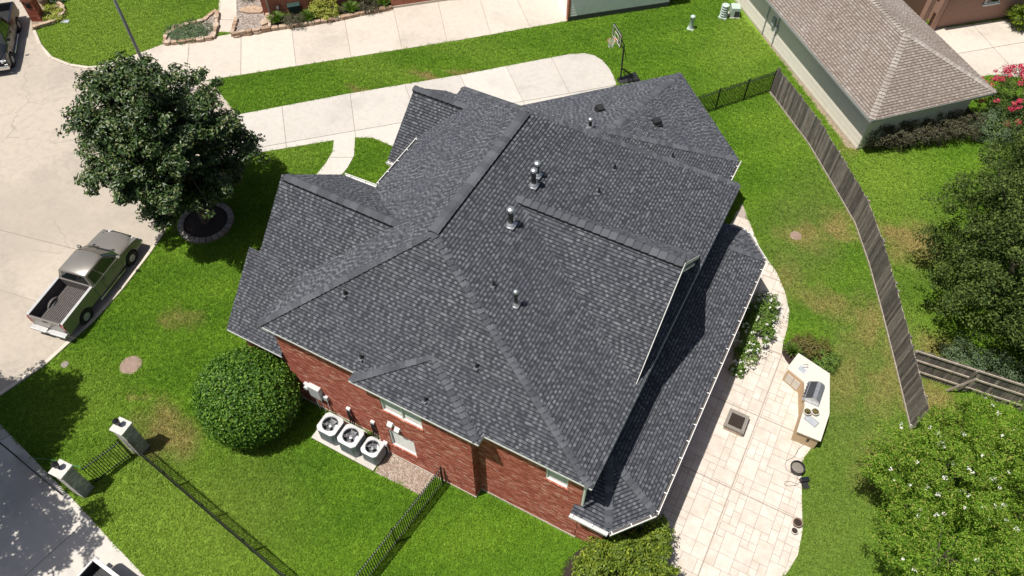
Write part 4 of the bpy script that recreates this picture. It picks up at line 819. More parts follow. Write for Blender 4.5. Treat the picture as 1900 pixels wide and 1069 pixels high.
for i in range(12):
    a, b = 2*math.pi*i/12, 2*math.pi*(i+1)/12; net.path([(.86+.23*math.cos(a), .23*math.sin(a), 3), (.86+.18*math.cos(b), .18*math.sin(b), 2.85), (.86+.13*math.cos(a), .13*math.sin(a), 2.7), (.86+.12*math.cos(b), .12*math.sin(b), 2.58)], .008, 3); net.path([(.86+.23*math.cos(b), .23*math.sin(b), 3), (.86+.18*math.cos(a), .18*math.sin(a), 2.85), (.86+.13*math.cos(b), .13*math.sin(b), 2.7), (.86+.12*math.cos(a), .12*math.sin(a), 2.58)], .008, 3)
part('net', net, M['white'], o)
q = (-26.97, 11.71); o = thing('street_lamp', 'tall grey steel street lamp pole rising behind the magnolia tree', 'street lamp', (q[0], q[1], 0)); part('pole', MB().tube((0, 0, 0), (0, 0, 9), .1, .065, 12), M['pole'], o, True); part('arm', MB().path([(0, 0, 8.6), (-.6, -.3, 9.2), (-1.6, -.8, 9.4)], .04, 8), M['galv'], o); part('lamp_head', MB().box(-1.9, -.95, 9.38, .7, .3, .14, R(27)), M['galv'], o); part('base_plate', MB().box(0, 0, .03, .4, .4, .06), M['galv'], o)
# ------------------------------------------------------------------ neighbouring houses
def rect_roof(foot, z, m):
    return [p for p in regions(foot, [eave_plane(foot[i], foot[(i+1) % len(foot)], z, m) for i in range(len(foot))]) if p]
def deck_of(pl, th=.14):
    d = MB()
    for p in pl:
        n = len(p); V = list(p)+[(x, y, z-th) for x, y, z in p]; d.add(V, [tuple(range(n)), tuple(range(2*n-1, n-1, -1))]+[(i, (i+1) % n, n+(i+1) % n, n+i) for i in range(n)])
    return d
def along(p, d, s): return (p[0]+d[0]*s, p[1]+d[1]*s)
S2 = math.sqrt(.5); dA, dB = (-S2, S2), (S2, S2)
# brown roofed house, upper right
nh = thing('neighbour_house', 'low house with brown shingle hip roof and grey siding at upper right', 'house')
E0 = (8.54, 25.75); E1 = along(E0, dB, 7.5); E2 = along(E1, dA, 22); E3 = along(E0, dA, 22)
pl = rect_roof([E0, E1, E2, E3], 2.68, .475); NOGRASS.append([along(along(E0, dA, .6), dB, .6), E1, E2, E3])
nr = part('roof', deck_of(pl), M['deck'], nh); sh = []
for p in pl: sh += shingle(p, .15, .02, 1.15)
bm_ = [M['brown_low'], M['brown_high'], M['brown_cap'], M['brown_band']]
emit(sh, 'shingle', nr, bm_, 300, 'shingle_field')
apx2 = max((v for p in pl for v in p), key=lambda v: v[2]-v[1]*.01); top_near = [v for p in pl for v in p if v[2] > 4]; top_near = min(top_near, key=lambda v: v[1]); top_far = max([v for p in pl for v in p if v[2] > 4], key=lambda v: v[1])
cpb = caps(top_near, (*E0, 2.68), .17, .3, .22)+caps(top_near, (*E1, 2.68), .17, .3, .22)+caps(top_far, top_near, .17, .42, .22)
emit(cpb, 'ridge_cap', nr, bm_, 300, 'ridge_cap_field')
w0 = along(along(E0, dA, .55), dB, .55)
def siding(p, d, L, n_out, z0, z1, m, parent, step=.3, joint=True):
    """lapped boards, each its own piece"""
    z = z0; a = math.atan2(d[1], d[0])
    while z < z1:
        s = 0
        while s < L:
            l = min(L-s, random.choice((3.6, 4.8)) if joint else L); q = along(p, d, s); h = min(step, z1-z)
            part('siding_board', MB().obox((q[0]+n_out[0]*.0, q[1]+n_out[1]*.0, z), (d[0]*(l-.006), d[1]*(l-.006), 0), (n_out[0]*.03, n_out[1]*.03, 0), (-n_out[0]*.014, -n_out[1]*.014, h+.01)), m, parent); s += l
        z += step
wl = part('wall', MB().prism([w0, along(w0, dB, 6.25), along(along(w0, dB, 6.25), dA, 20.5), along(w0, dA, 20.5)], 0, 2.6), M['siding_grey'], nh)
siding(w0, dA, 20.5, (-S2, -S2), .12, 2.45, M['siding_grey'], nh, .3); siding(w0, dB, 6.25, (S2, -S2), .12, 2.45, M['siding_grey'], nh, .3)
fa = MB(); [fa.obox((*a, 2.53), (b[0]-a[0], b[1]-a[1], 0), (0, 0, .13), (n[0]*.03, n[1]*.03, 0)) for a, b, n in ((E0, E3, (-S2, -S2)), (E0, E1, (S2, -S2)))]; part('fascia', fa, M['trim_grey'], nh)
part('soffit', MB().prism([E0, E1, E2, E3], 2.5, 2.52), M['siding_grey'], nh)
for s in (15.2-.0, 14.0): q = along(along(w0, dA, s-4.6), (-S2, -S2), .08); part('conduit', MB().tube((*q, .1), (*q, 2.3), .035, .035, 8), M['ac_grey'], nh)
q = along(along(w0, dA, 9.8), (-S2, -S2), .1); part('meter_box', MB().box(*q, 1.5, .3, .16, .5, R(135)).box(q[0]+.3, q[1]-.3, 1.3, .2, .12, .3, R(135)), M['ac_grey'], nh)
part('foundation', MB().prism([along(w0, (-S2, -S2), .02), along(along(w0, dB, 6.25), (S2, -S2), .02), along(along(w0, dB, 6.25), dA, 20.5), along(along(w0, dA, 20.5), (-S2, -S2), .02)], 0, .13), M['curb'], nh)
sb = [along(w0, (-S2, -S2), .02), along(along(w0, (-S2, -S2), .38), dA, .3), along(along(w0, (-S2, -S2), .2), dA, 7), along(along(w0, (-S2, -S2), .02), dA, 12)]; NOGRASS.append(sb); tag(struct('soil_strip', MB().prism(sb, -.02, .015), M['soil']), 'bare soil strip along the grey siding wall', 'soil')
# pinkish brick house, top right corner
ph = thing('neighbour_house', 'pinkish brick house with a white window in the top right corner', 'house'); a0, a1 = (10.58, 39.87), (13.96, 42.86); d_ = np.array(a1)-np.array(a0); d_ = d_/np.linalg.norm(d_); n_ = np.array((-d_[1], d_[0])); c0 = np.array(a0)-d_*.3
F4 = [tuple(c0), tuple(c0+d_*14), tuple(c0+d_*14+n_*9), tuple(c0+n_*9)]; NOGRASS.append(F4)
part('wall', MB().prism(F4, 0, 2.9), M['pink_brick'], ph); pr = [tuple(np.array(F4[0])-n_*.2), tuple(np.array(F4[1])-n_*.2), F4[2], F4[3]]
part('roof', deck_of(rect_roof([tuple(np.array(F4[0])-d_*.5-n_*.5), tuple(np.array(F4[1])+d_*.5-n_*.5), tuple(np.array(F4[2])+d_*.5+n_*.5), tuple(np.array(F4[3])-d_*.5+n_*.5)], 2.9, .45)), M['brown_low'], ph)
q = c0+d_*2.6-n_*.03; w = part('window', MB().obox((*q, 1.35), (*(d_*1.0), 0), (*(-n_*.05), 0), (0, 0, 1.2)), M['white'], ph); link('pane', MB().obox((*(q+d_*.07-n_*.05), 1.42), (*(d_*.86), 0), (*(-n_*.012), 0), (0, 0, 1.06)).mesh('pane', M['car_glass']), w); part('window_sill', MB().obox((*(q-d_*.1), 1.25), (*(d_*1.2), 0), (*(-n_*.12), 0), (0, 0, .08)), M['white'], ph)
for k in (-1.4, -.5): q = c0+d_*k-n_*.1; part('porch_column', MB().box(*q, 1.4, .35, .35, 2.8, math.atan2(d_[1], d_[0])), M['pink_brick'], ph)
part('porch_wall', MB().prism([tuple(c0-d_*4+n_*1.2), tuple(c0+n_*1.2), tuple(c0+n_*2), tuple(c0-d_*4+n_*2)], 0, 2.8), M['pink_brick'], ph)
slabs('driveway', 'pale concrete driveway panels beside the pinkish brick house', [(9.36, 38.73), (10.59, 39.81), (12.18, 41.09), (13.95, 42.66), (16.91, 43.98), (17.50, 37.80), (14.09, 36.55), (11.94, 34.85)], [((12.23, 41.24), (15.15, 37.66)), ((12.32, 38.00), (15.38, 40.76))], .03, M['concrete_old'])
# long brick house along the top and its siding garage
th = thing('neighbour_house', 'reddish brick house along the top edge above its planting beds', 'house')
b0, b1, b2, b3 = (-27.13, 21.01), (-21.36, 26.70), (-20.62, 25.56), (-16.89, 28.93)
F5 = [b0, b1, b2, b3, along(b3, dA, 9), along(b0, dA, 12)]; NOGRASS.append(F5); part('wall', MB().prism(F5, 0, 2.9), M['far_brick'], th)
part('roof', deck_of(rect_roof([along(b0, (-S2*1.4, 0), .5), along(b3, (S2, -S2), .5), along(b3, dA, 9.5), along(b0, dA, 12.5)], 2.95, .5)), M['brown_low'], th)
q = along(b0, (S2, -S2), .06); part('downspout', MB().box(q[0]+.25, q[1]+.25, 1.5, .08, .08, 2.9, R(45)), M['trim_grey'], th); q = along(along(b0, (.71, .70), .9), (S2, -S2), .03); part('outlet_box', MB().box(q[0], q[1], .6, .03, .14, .2, R(-45)), M['white'], th)
part('foundation', MB().prism([along(b2, (S2, -S2), .03), along(b3, (S2, -S2), .03), b3, b2], 0, .2), M['curb'], th)
gh = thing('siding_garage', 'pale siding garage wall with brick corner at the top edge', 'garage'); g0, g1 = (-10.17, 29.62), (-5.17, 34.08); d_ = np.array(g1)-np.array(g0); LG_ = np.linalg.norm(d_); d_ = d_/LG_; n_ = np.array((-d_[1], d_[0])); g0 = np.array(g0)
F6 = [tuple(g0), tuple(g0+d_*LG_), tuple(g0+d_*LG_+n_*7), tuple(g0+n_*7)]; NOGRASS.append(F6); part('wall', MB().prism(F6, 0, 3.1), M['siding_white'], gh); siding(tuple(g0+d_*.14), tuple(d_), LG_-.14, tuple(-n_), .36, 3.0, M['siding_white'], gh, .2, False)
part('brick_corner', MB().obox((*(g0-d_*.02-n_*.04), 0), (*(d_*.15), 0), (*(n_*.3), 0), (0, 0, 3)), M['far_brick'], gh); part('foundation', MB().obox((*(g0-n_*.05), 0), (*(d_*LG_), 0), (*(n_*.05), 0), (0, 0, .34)), M['ac_dark'], gh)
part('roof', deck_of(rect_roof([tuple(g0-d_*.4-n_*.2), tuple(g0+d_*(LG_+.4)-n_*.2), tuple(g0+d_*(LG_+.4)+n_*7.4), tuple(g0-d_*.4+n_*7.4)], 3.25, .45)), M['brown_low'], gh)
tag(link('dark_fence', MB().obox((*(g0+d_*(LG_+.05)+n_*.5), 0), (*(d_*3.4), 0), (*(n_*.05), 0), (0, 0, 1.7)).mesh('dark_fence', M['wood'])), 'dark board fence panel right of the siding garage at the top edge', 'fence')
o = thing('storage_bin', 'dark green lidded bin against the reddish brick wall', 'bin', (*along((-25.80, 22.36), (S2, -S2), .1), 0), R(45)); part('body', MB().add([(-.3, -.25, 0), (.3, -.25, 0), (.3, .25, 0), (-.3, .25, 0), (-.36, -.3, .7), (.36, -.3, .7), (.36, .3, .7), (-.36, .3, .7)], [(0, 1, 5, 4), (1, 2, 6, 5), (2, 3, 7, 6), (3, 0, 4, 7), (3, 2, 1, 0)]), M['green_dark'], o); part('lid', MB().box(0, 0, .72, .78, .66, .06), M['green_dark'], o, bevel=.02)
# ------------------------------------------------------------------ planting beds with stone edging
def edging(name, label, poly, fill, z=.12, sl=.38, h=.26, skip=()):
    o = thing(name, label, 'planting bed', (poly[0][0], poly[0][1], 0)); b = np.array(poly[0]); part('soil', MB().prism([tuple(np.array(p)-b) for p in poly], -.02, z), fill, o); NOGRASS.append(poly)
    n = len(poly)
    for i in range(n):
        if i in skip: continue
        p, q = np.array(poly[i])-b, np.array(poly[(i+1) % n])-b; L = np.linalg.norm(q-p); d = (q-p)/L; k = max(1, int(L/sl)); a = math.atan2(d[1], d[0])
        for lay in range(2):
            for j in range(k):
                c = p+d*(j+.5+(.3 if lay else 0)*0)*L/k; hh = h/2*random.uniform(.85, 1.1); w = L/k*random.uniform(.85, 1.02); dd = random.uniform(.18, .28)
                e = [((sx*w/2+random.uniform(-.03, .03)), (sy*dd/2+random.uniform(-.03, .03))) for sx, sy in ((-1, -1), (0, -1.15), (1, -1), (1, 1), (0, 1.1), (-1, 1))]
                st = link('edging_stone', MB().prism(e, 0, hh).mesh('edging_stone', M['stone'], bevel=.015), o, (c[0], c[1], lay*h/2), a)
    return o
edging('planting_bed', 'stone edged bed around the brick mailbox by the road', [(-39.05, 13.30), (-38.84, 13.66), (-38.46, 14.30), (-38.40, 14.77), (-38.54, 15.34), (-39.17, 15.85), (-39.79, 15.98), (-40.68, 16.99), (-42.29, 16.14), (-42.11, 15.62), (-40.60, 14.44)], M['soil'], .1, skip=(8, 9, 10))
edging('planting_bed', 'triangular stone edged bed of grey green creeper on the top left lawn', [(-30.78, 15.98), (-30.16, 16.43), (-29.29, 17.13), (-28.53, 17.77), (-29.04, 18.67), (-30.10, 20.01), (-30.23, 19.75), (-30.18, 18.88), (-30.99, 17.82), (-31.27, 16.69)], M['pebbles'], .14)
edging('planting_bed', 'pebble bed with flagstones at the corner of the reddish brick house', [(-27.59, 18.51), (-26.72, 19.34), (-25.96, 20.12), (-26.60, 20.78), (-28.50, 22.51), (-29.15, 23.11), (-30.52, 22.38), (-28.46, 19.92)], M['pebbles'], .2, h=.36, skip=(4, 5, 6))
edging('planting_bed', 'narrow stone edged shrub bed along the reddish brick wall', [(-25.96, 20.18), (-24.54, 21.37), (-23.09, 22.77), (-21.48, 24.58), (-20.55, 25.53), (-21.25, 26.22), (-23.42, 24.40), (-26.74, 20.96)], M['mulch'], .16, skip=(4, 5, 6, 7))
for q, s, a, l in ((((-28.11, 21.06)), .8, .4, 'large flat flagstone lying in the pebble bed'), ((-26.59, 20.66), .6, 1.4, 'smaller orange flagstone at the pebble bed corner')):
    tag(link('flagstone', MB().prism([(-s, -.25*s), (-.2*s, -.45*s), (s*.8, -.3*s), (s, .2*s), (.1*s, .5*s), (-.8*s, .3*s)], .18, .3).mesh('flagstone', M['stone'], bevel=.02), None, (q[0], q[1], 0), a), l, 'stone')
tag(link('flagstone', MB().prism([(-.4, -.2), (0, -.3), (.4, -.2), (.4, .2), (0, .3), (-.35, .25)], .15, .25).mesh('flagstone', M['stone'], bevel=.02), None, (*(-31.04, 17.54), 0), .5), 'flat brown stone at the back of the creeper bed', 'stone')
mbx = thing('mailbox', 'red brick mailbox pier in the roadside planting bed', 'mailbox', (*(-39.55, 14.23), 0), R(30))
part('core', MB().box(0, 0, .75, .62, .6, 1.5), M['mortar'], mbx)
for k in range(19):
    for j in range(3):
        for sx, sy in ((0, -1), (0, 1), (1, 0), (-1, 0)): part('brick', MB().box((j-1)*.21+(.0 if k % 2 else 0) if sy else sx*.315, sy*.305 if sy else (j-1)*.2, .06+k*.078, .2 if sy else .024, .024 if sy else .19, .068), M['brick'], mbx)
tp = MB(); N = 10; V = []
for y in (-.34, .34):
    for i in range(N+1): a = math.pi*i/N; V.append((.36*math.cos(a), y, 1.5+.26*math.sin(a)))
tp.add(V, [(i, i+1, N+2+i, N+1+i) for i in range(N)]+[tuple(range(N+1)), tuple(range(2*N+1, N, -1))]); part('arched_top', tp, M['far_brick'], mbx); part('mail_door', MB().box(0, -.32, 1.2, .3, .03, .3), M['black'], mbx)
urn = thing('urn', 'round reddish urn behind the brick mailbox', 'urn', (*(-40.33, 15.50), 0)); part('body', MB().lathe([(.12, .1), (.3, .3), (.36, .55), (.28, .8), (.15, .9), (.2, .98), (.16, .98)], 18), M['terra'], urn, True); part('foot', MB().lathe([(.18, 0), (.16, .1)], 14), M['terra'], urn)
# ring of blocks around the magnolia
rc = (-18.91, 6.06); ring = thing('tree_ring', 'ring of pale edging blocks around the magnolia trunk', 'tree ring', (rc[0], rc[1], 0)); rr = 1.22; NOGRASS.append([(rc[0]+(rr+.1)*math.cos(a), rc[1]+(rr+.1)*math.sin(a)) for a in np.linspace(0, 6.2, 24)])
part('mulch', MB().lathe([(rr, 0), (rr, .08), (.4, .14), (0, .16)], 28), M['mulch'], ring)
for k in range(26):
    a = 2*math.pi*k/26; link('edging_block', MB().prism([(-.115, -.14), (.115, -.14), (.145, .14), (-.145, .14)], 0, .17).mesh('edging_block', M['block'], bevel=.012), ring, (rr*math.cos(a), rr*math.sin(a), 0), a-math.pi/2)
fb = edging('planting_bed', 'white edged flower bed at the front corner of the brick house', [(-11.95, .6), (-11.2, .6), (-11.2, 3.4), (-11.95, 3.4)], M['mulch'], .12, skip=(0, 1, 2, 3))
for k in range(5): part('edging_stone', MB().box(.0, .28+k*.56, .12, .16, .54, .24), M['white'], fb, bevel=.01)
# ------------------------------------------------------------------ vehicles
def pickup(label, loc, ang, pm, liner, group=None, name='pickup_truck'):
    o = thing(name, label, 'pickup truck', (*loc, 0), ang, group); o.scale = (.97, .97, .97)
    RA, FA, zc, ra = -1.75, 1.9, .39, .47
    def outline(x0, x1, zb, top, ax):
        dx = math.sqrt(ra*ra-(zb-zc)**2); a0 = math.asin((zb-zc)/ra); pts = [(x0, zb)]
        for i in range(9): a = math.pi-a0-(math.pi-2*a0)*i/8; pts.append((ax+ra*math.cos(a), zc+ra*math.sin(a)))
        return pts+[(x1, zb)]+top
    bed_o = outline(-2.9, -.66, .52, [(-.66, 1.30), (-2.9, 1.30)], RA)
    cab_o = outline(-.64, 2.74, .47, [(2.78, .80), (2.72, 1.0), (2.3, 1.10), (1.75, 1.16), (1.4, 1.2), (-.64, 1.24)], FA)
    def side(ol, y0, y1, tp):
        m = MB(); n = len(ol); z1 = max(z for _, z in ol)
        V = [(x, y1-(tp if z > .9 else tp*.0)*math.copysign(1, y1), z) for x, z in ol]+[(x, y0, z) for x, z in ol]
        return m.add(V, [tuple(range(n)), tuple(range(2*n-1, n-1, -1))]+[(i, (i+1) % n, n+(i+1) % n, n+i) for i in range(n)])
    for s in (-1, 1):
        part('bed_side', side(bed_o, s*.84, s*.985, .02), pm, o, bevel=.02); part('body_side', side(cab_o, s*.70, s*.985, .03), pm, o, bevel=.03)
        part('bed_rail', MB().box(-1.78, s*.905, 1.312, 2.2, .13, .02), M['rim'] if liner == 'liner' else pm, o)
        part('wheel_well', MB().lathe([(ra-.015, .2*s), (ra-.015, -.2*s), (0, -.2*s)], 18, (RA, s*.72, zc), 'y', False), M['black'], o); part('wheel_well', MB().lathe([(ra-.015, .2*s), (ra-.015, -.2*s), (0, -.2*s)], 18, (FA, s*.72, zc), 'y', False), M['black'], o)
        for ax in (RA, FA):
            w = part('wheel', MB().lathe([(.2, -.12), (.33, -.125), (.385, -.09), (.395, 0), (.385, .09), (.33, .125), (.2, .12)], 26, (ax, s*.86, .395), 'y', False), M['rubber'], o, True)
            link('rim', MB().lathe([(.245, .1*s), (.235, .118*s), (.2, .1*s), (.19, .05*s), (0, .05*s)], 22, (ax, s*.86, .395), 'y').mesh('rim', M['rim']), w)
            sp = MB()
            for k in range(6): a = 2*math.pi*k/6; sp.obox((ax+.03*math.sin(a), s*.94, .395-.03*math.cos(a)), (.2*math.cos(a), 0, .2*math.sin(a)), (-.06*math.sin(a), 0, .06*math.cos(a)), (0, s*.035, 0))
            link('spoke', sp.lathe([(.06, .0), (.06, .05), (0, .05)], 10, (ax, s*.94, .395), 'y').mesh('spoke', M['rim']), w)
        part('running_board', MB().tube((-.7, s*1.0, .36), (1.25, s*1.0, .36), .04, .04, 8), M['chrome'], o); part('tail_light', MB().box(-2.9, s*.89, 1.0, .06, .17, .42), M['red_lens'], o, bevel=.015)
        part('headlight', MB().box(2.7, s*.76, .86, .12, .34, .18), M['clear_lens'], o, bevel=.03); part('mirror', MB().box(1.2, s*1.1, 1.32, .12, .2, .17), pm, o, bevel=.03)
        part('door_seam', MB().box(-.1, s*.9865, .86, .012, .004, .66).box(1.3, s*.9865, .86, .012, .004, .66).box(.6, s*.9865, .55, 1.4, .004, .012), M['black'], o); part('door_handle', MB().box(.05, s*.99, 1.08, .16, .03, .04), M['black'], o)
    part('floor', MB().box(0, 0, .55, 4.9, 1.4, .2), M['black'], o)
    bf = part('bed_floor', MB().box(-1.77, 0, .74, 2.2, 1.68, .05), M[liner], o)
    for k in range(13): link('bed_rib', MB().box(-1.77, -.6+.1*k, .775, 2.16, .055, .03).mesh('bed_rib', M[liner]), bf)
    for s in (-1, 1): part('wheel_hump', MB().lathe([(.5, -.13), (.5, .13)], 20, (RA, s*.76, .46), 'y'), M[liner], o, bevel=.02)
    part('bed_liner_wall', MB().box(-1.77, .838, 1.0, 2.2, .02, .56).box(-1.77, -.838, 1.0, 2.2, .02, .56).box(-.68, 0, 1.0, .03, 1.68, .56).box(-2.85, 0, 1.0, .03, 1.68, .54), M[liner], o)
    tg = part('tailgate', MB().box(-2.895, 0, .96, .07, 1.62, .68), pm, o, bevel=.018); link('tailgate_handle', MB().box(-2.935, 0, 1.18, .02, .26, .08).mesh('tailgate_handle', M['black']), tg)
    part('bed_front', MB().box(-.655, 0, .98, .05, 1.84, .62), pm, o)
    part('rear_bumper', MB().box(-3.05, .52, .58, .24, .84, .13).box(-3.05, -.52, .58, .24, .84, .13).box(-3.0, 0, .5, .16, .5, .1), M['rim'], o, bevel=.03); part('license_plate', MB().box(-3.13, 0, .62, .01, .3, .15), M['white'], o)
    part('front_bumper', MB().box(2.85, 0, .55, .2, 1.9, .22), M['chrome'], o, bevel=.06); part('radiator_grille', MB().box(2.77, 0, .84, .08, 1.1, .24), M['black'], o, bevel=.02)
    hd = MB(); st = [(1.3, 1.235), (1.5, 1.25), (1.85, 1.235), (2.2, 1.195), (2.45, 1.14), (2.62, 1.07), (2.73, .96), (2.76, .7)]; yy = [-.98, -.965, -.92, -.82, -.66, -.4, 0, .4, .66, .82, .92, .965, .98]; dz = [-.2, -.11, -.055, -.02, .0, .03, .042, .03, .0, -.02, -.055, -.11, -.2]
    V = [(x-.16*(abs(y)/.97)**2.5*max(0, min(1, (x-1.9)/.5)), y*(1-.09*max(0, x-2.1)), z+d) for x, z in st for y, d in zip(yy, dz)]; k = len(yy)
    hd.add(V, [(i*k+j, i*k+j+1, (i+1)*k+j+1, (i+1)*k+j) for i in range(len(st)-1) for j in range(k-1)]); part('hood', hd, pm, o, True)
    part('hood_seam', MB().tube((1.5, .78, 1.236), (2.5, .70, 1.11), .007, .007, 4).tube((1.5, -.78, 1.236), (2.5, -.70, 1.11), .007, .007, 4), M['black'], o); part('cowl', MB().box(1.55, 0, 1.262, .1, 1.2, .02), M['black'], o)
    bot = [(-.62, -.95), (1.45, -.92), (1.55, -.6), (1.58, 0), (1.55, .6), (1.45, .92), (-.62, .95)]; top = [(-.53, -.73), (.66, -.71), (.77, -.5), (.81, 0), (.77, .5), (.66, .71), (-.53, .73)]
    V = [(x, y, 1.2) for x, y in bot]+[(x, y, 1.80) for x, y in top]+[((x-.1)*.92+.1, y*.88, 1.85) for x, y in top]+[(.1, 0, 1.875)]; n = 7
    cb = part('cab', MB().add(V, [(i, (i+1) % n, n+(i+1) % n, n+i) for i in range(n)]+[(n+i, n+(i+1) % n, 2*n+(i+1) % n, 2*n+i) for i in range(n)]+[(2*n+i, 2*n+(i+1) % n, 3*n) for i in range(n)]), pm, o, True); cb.data.polygons.foreach_set('use_smooth', [False]*n+[True]*(2*n))
    def glass(a, b, c, d, k=.012):
        P = [np.array(q, float) for q in (a, b, c, d)]; nn = np.cross(P[1]-P[0], P[3]-P[0]); nn /= np.linalg.norm(nn); cen = sum(P)/4
        if nn @ (cen-np.array((.1, 0, 1.4))) < 0: nn = -nn
        return MB().poly([tuple(p+nn*k) for p in P])
    L = lambda f, g, y: None
    def lerp(a, b, t): return tuple(np.array(a)*(1-t)+np.array(b)*t)
    for s in (-1, 1):
        B0, B1, T0, T1 = (-.62, s*.95, 1.2), (1.45, s*.92, 1.2), (-.53, s*.73, 1.8), (.66, s*.71, 1.8)
        for u0, u1, nm in ((.07, .36, 'rear_window'), (.42, .92, 'door_window')):
            q0, q1 = lerp(B0, B1, u0), lerp(B0, B1, u1); r0, r1 = lerp(T0, T1, u0), lerp(T0, T1, min(1, u1+.04)); part('side_window', glass(lerp(q0, r0, .12), lerp(q1, r1, .12), lerp(q1, r1, .9), lerp(q0, r0, .9)), M['car_glass'], o)
    W = [((1.45, -.92, 1.2), (.66, -.71, 1.8)), ((1.55, -.6, 1.2), (.77, -.5, 1.8)), ((1.58, 0, 1.2), (.81, 0, 1.8)), ((1.55, .6, 1.2), (.77, .5, 1.8)), ((1.45, .92, 1.2), (.66, .71, 1.8))]
    ws = MB()
    for (a, b), (c, d) in zip(W[:-1], W[1:]): g_ = glass(lerp(a, b, .08), lerp(c, d, .08), lerp(c, d, .92), lerp(a, b, .92)); ws.add(g_.v, g_.f)
    part('windshield', ws, M['car_glass'], o); part('wiper', MB().tube((1.52, -.5, 1.29), (1.3, .1, 1.45), .012).tube((1.52, .2, 1.29), (1.3, .65, 1.43), .012), M['black'], o)
    part('rear_glass', glass((-.61, -.74, 1.30), (-.61, .74, 1.30), (-.52, .6, 1.74), (-.52, -.6, 1.74), .02), M['car_glass'], o); part('brake_lamp', MB().box(-.5, 0, 1.8, .04, .3, .03), M['red_lens'], o)
    return o
def place(P, a, local): c, s = math.cos(a), math.sin(a); return (P[0]-(c*local[0]-s*local[1]), P[1]-(s*local[0]+c*local[1]))
Pr, Pf = np.array((-19.57, -1.04)), np.array((-20.22, 2.57)); a = math.atan2(*(Pf-Pr)[::-1]); pickup('dusty silver pickup truck parked at the curb by the magnolia', place(Pr, a, (-1.75, -.95)), a, M['paint_silver'], 'liner')
a = math.atan2(-8.79+8.7, -9.33+10.8); pickup('white pickup truck with black bed, only its bed corner in view at bottom left', place((-10.8, -8.7), a, (-2.93, .98)), a, M['paint_white'], 'liner_black')
Pf, Pr = np.array((-37.25, 10.38)), np.array((-39.06, 12.31)); a = math.atan2(*(Pf-Pr)[::-1]); pickup('black truck cut off by the left edge at the top of the road', place(Pf, a, (1.9, .95)), a, M['paint_black'], 'liner_black')
# ------------------------------------------------------------------ vegetation
def unit(n):
    v = RNG.normal(size=(n, 3)); return v/np.linalg.norm(v, axis=1)[:, None]
def leaves(P, N, L, W, fold=.2):
    """one folded quad (two triangles) per leaf"""
    n = len(P); N = N/np.linalg.norm(N, axis=1)[:, None]; t = np.cross(N, unit(n)); t /= np.linalg.norm(t, axis=1)[:, None]; s = np.cross(N, t)
    L = (L*RNG.uniform(.7, 1.25, n))[:, None]; W = (W*RNG.uniform(.75, 1.2, n))[:, None]
    V = np.stack([P-t*L/2, P+s*W/2+N*W*fold, P+t*L/2-N*L*.12, P-s*W/2+N*W*fold], 1).reshape(-1, 3)
    i = np.arange(n)*4; F = np.concatenate([np.stack([i, i+1, i+2], 1), np.stack([i, i+2, i+3], 1)]); return V, F
def fast_mesh(name, parts, mats):
    """parts: [(V, F triangles, material index)]"""
    V = np.concatenate([p[0] for p in parts]); off = 0; Fs = []; mi = []
    for v, f, m in parts: Fs.append(f+off); off += len(v); mi.append(np.full(len(f), m, np.int32))
    F = np.concatenate(Fs).astype(np.int32); mi = np.concatenate(mi); me = bpy.data.meshes.new(name); me.vertices.add(len(V)); me.vertices.foreach_set('co', V.astype(np.float32).ravel())
    me.loops.add(F.size); me.loops.foreach_set('vertex_index', F.ravel()); me.polygons.add(len(F)); me.polygons.foreach_set('loop_start', np.arange(0, F.size, 3, dtype=np.int32))
    for m in mats: me.materials.append(m)
    me.polygons.foreach_set('material_index', mi); me.update(); me.validate(); return me
def lumps(n, c, r, inner=.55, rough=.16, zmin=-1.0, lobes=9):
    """clump centres near the skin of a lobed ellipsoid"""
    D = unit(n*2); D = D[D[:, 2] > zmin][:n]; lob = unit(lobes); k = 1+rough*(np.max(D @ lob.T, 1)-.75)*3+RNG.normal(0, rough*.25, len(D))
    rad = RNG.uniform(inner**3, 1, len(D))**(1/3)*k; return np.array(c)+D*np.array(r)*rad[:, None], D
def crown(c, r, n, per, L, W, cr=.4, inner=.55, rough=.16, up=.8, zmin=-1., flat=.7, out=.7, lobes=9, jit=.6):
    C, D = lumps(n, c, r, inner, rough, zmin, lobes); q = unit(len(C)*per)*RNG.uniform(.25, 1, len(C)*per)[:, None]**.5; size = np.repeat(cr*RNG.uniform(.6, 1.3, len(C)), per)[:, None]
    P = np.repeat(C, per, 0)+q*size*np.array((1, 1, flat)); N = q*.8+np.array((0, 0, up))+np.repeat(D, per, 0)*out+RNG.normal(0, jit, P.shape)*.8; return leaves(P, N, L, W)
def boughs(c, r, nb, br, per, L, W, inner=.5, rough=.2, zmin=-.8, flat=.6, jit=.6, sub=9, cr=.26, up=.8):
    """crown of separate boughs: each a flattened lump of leaf clusters, so that sun and shade part between them"""
    B, D = lumps(nb, c, r, inner, rough, zmin, 16); B = np.repeat(B, sub, 0); k = unit(len(B)); k[:, 2] = np.abs(k[:, 2])*.9-.15; sz = np.repeat(br*RNG.uniform(.6, 1.25, nb), sub)[:len(B), None]
    C = B+k*sz*np.array((1, 1, flat))*RNG.uniform(.5, 1, (len(B), 1)); q = unit(len(C)*per)*RNG.uniform(.2, 1, (len(C)*per, 1))**.5
    P = np.repeat(C, per, 0)+q*cr*np.array((1, 1, .75)); N = q*.6+np.repeat(k, per, 0)*.8+np.array((0, 0, up))+RNG.normal(0, jit, P.shape); return leaves(P, N, L, W)
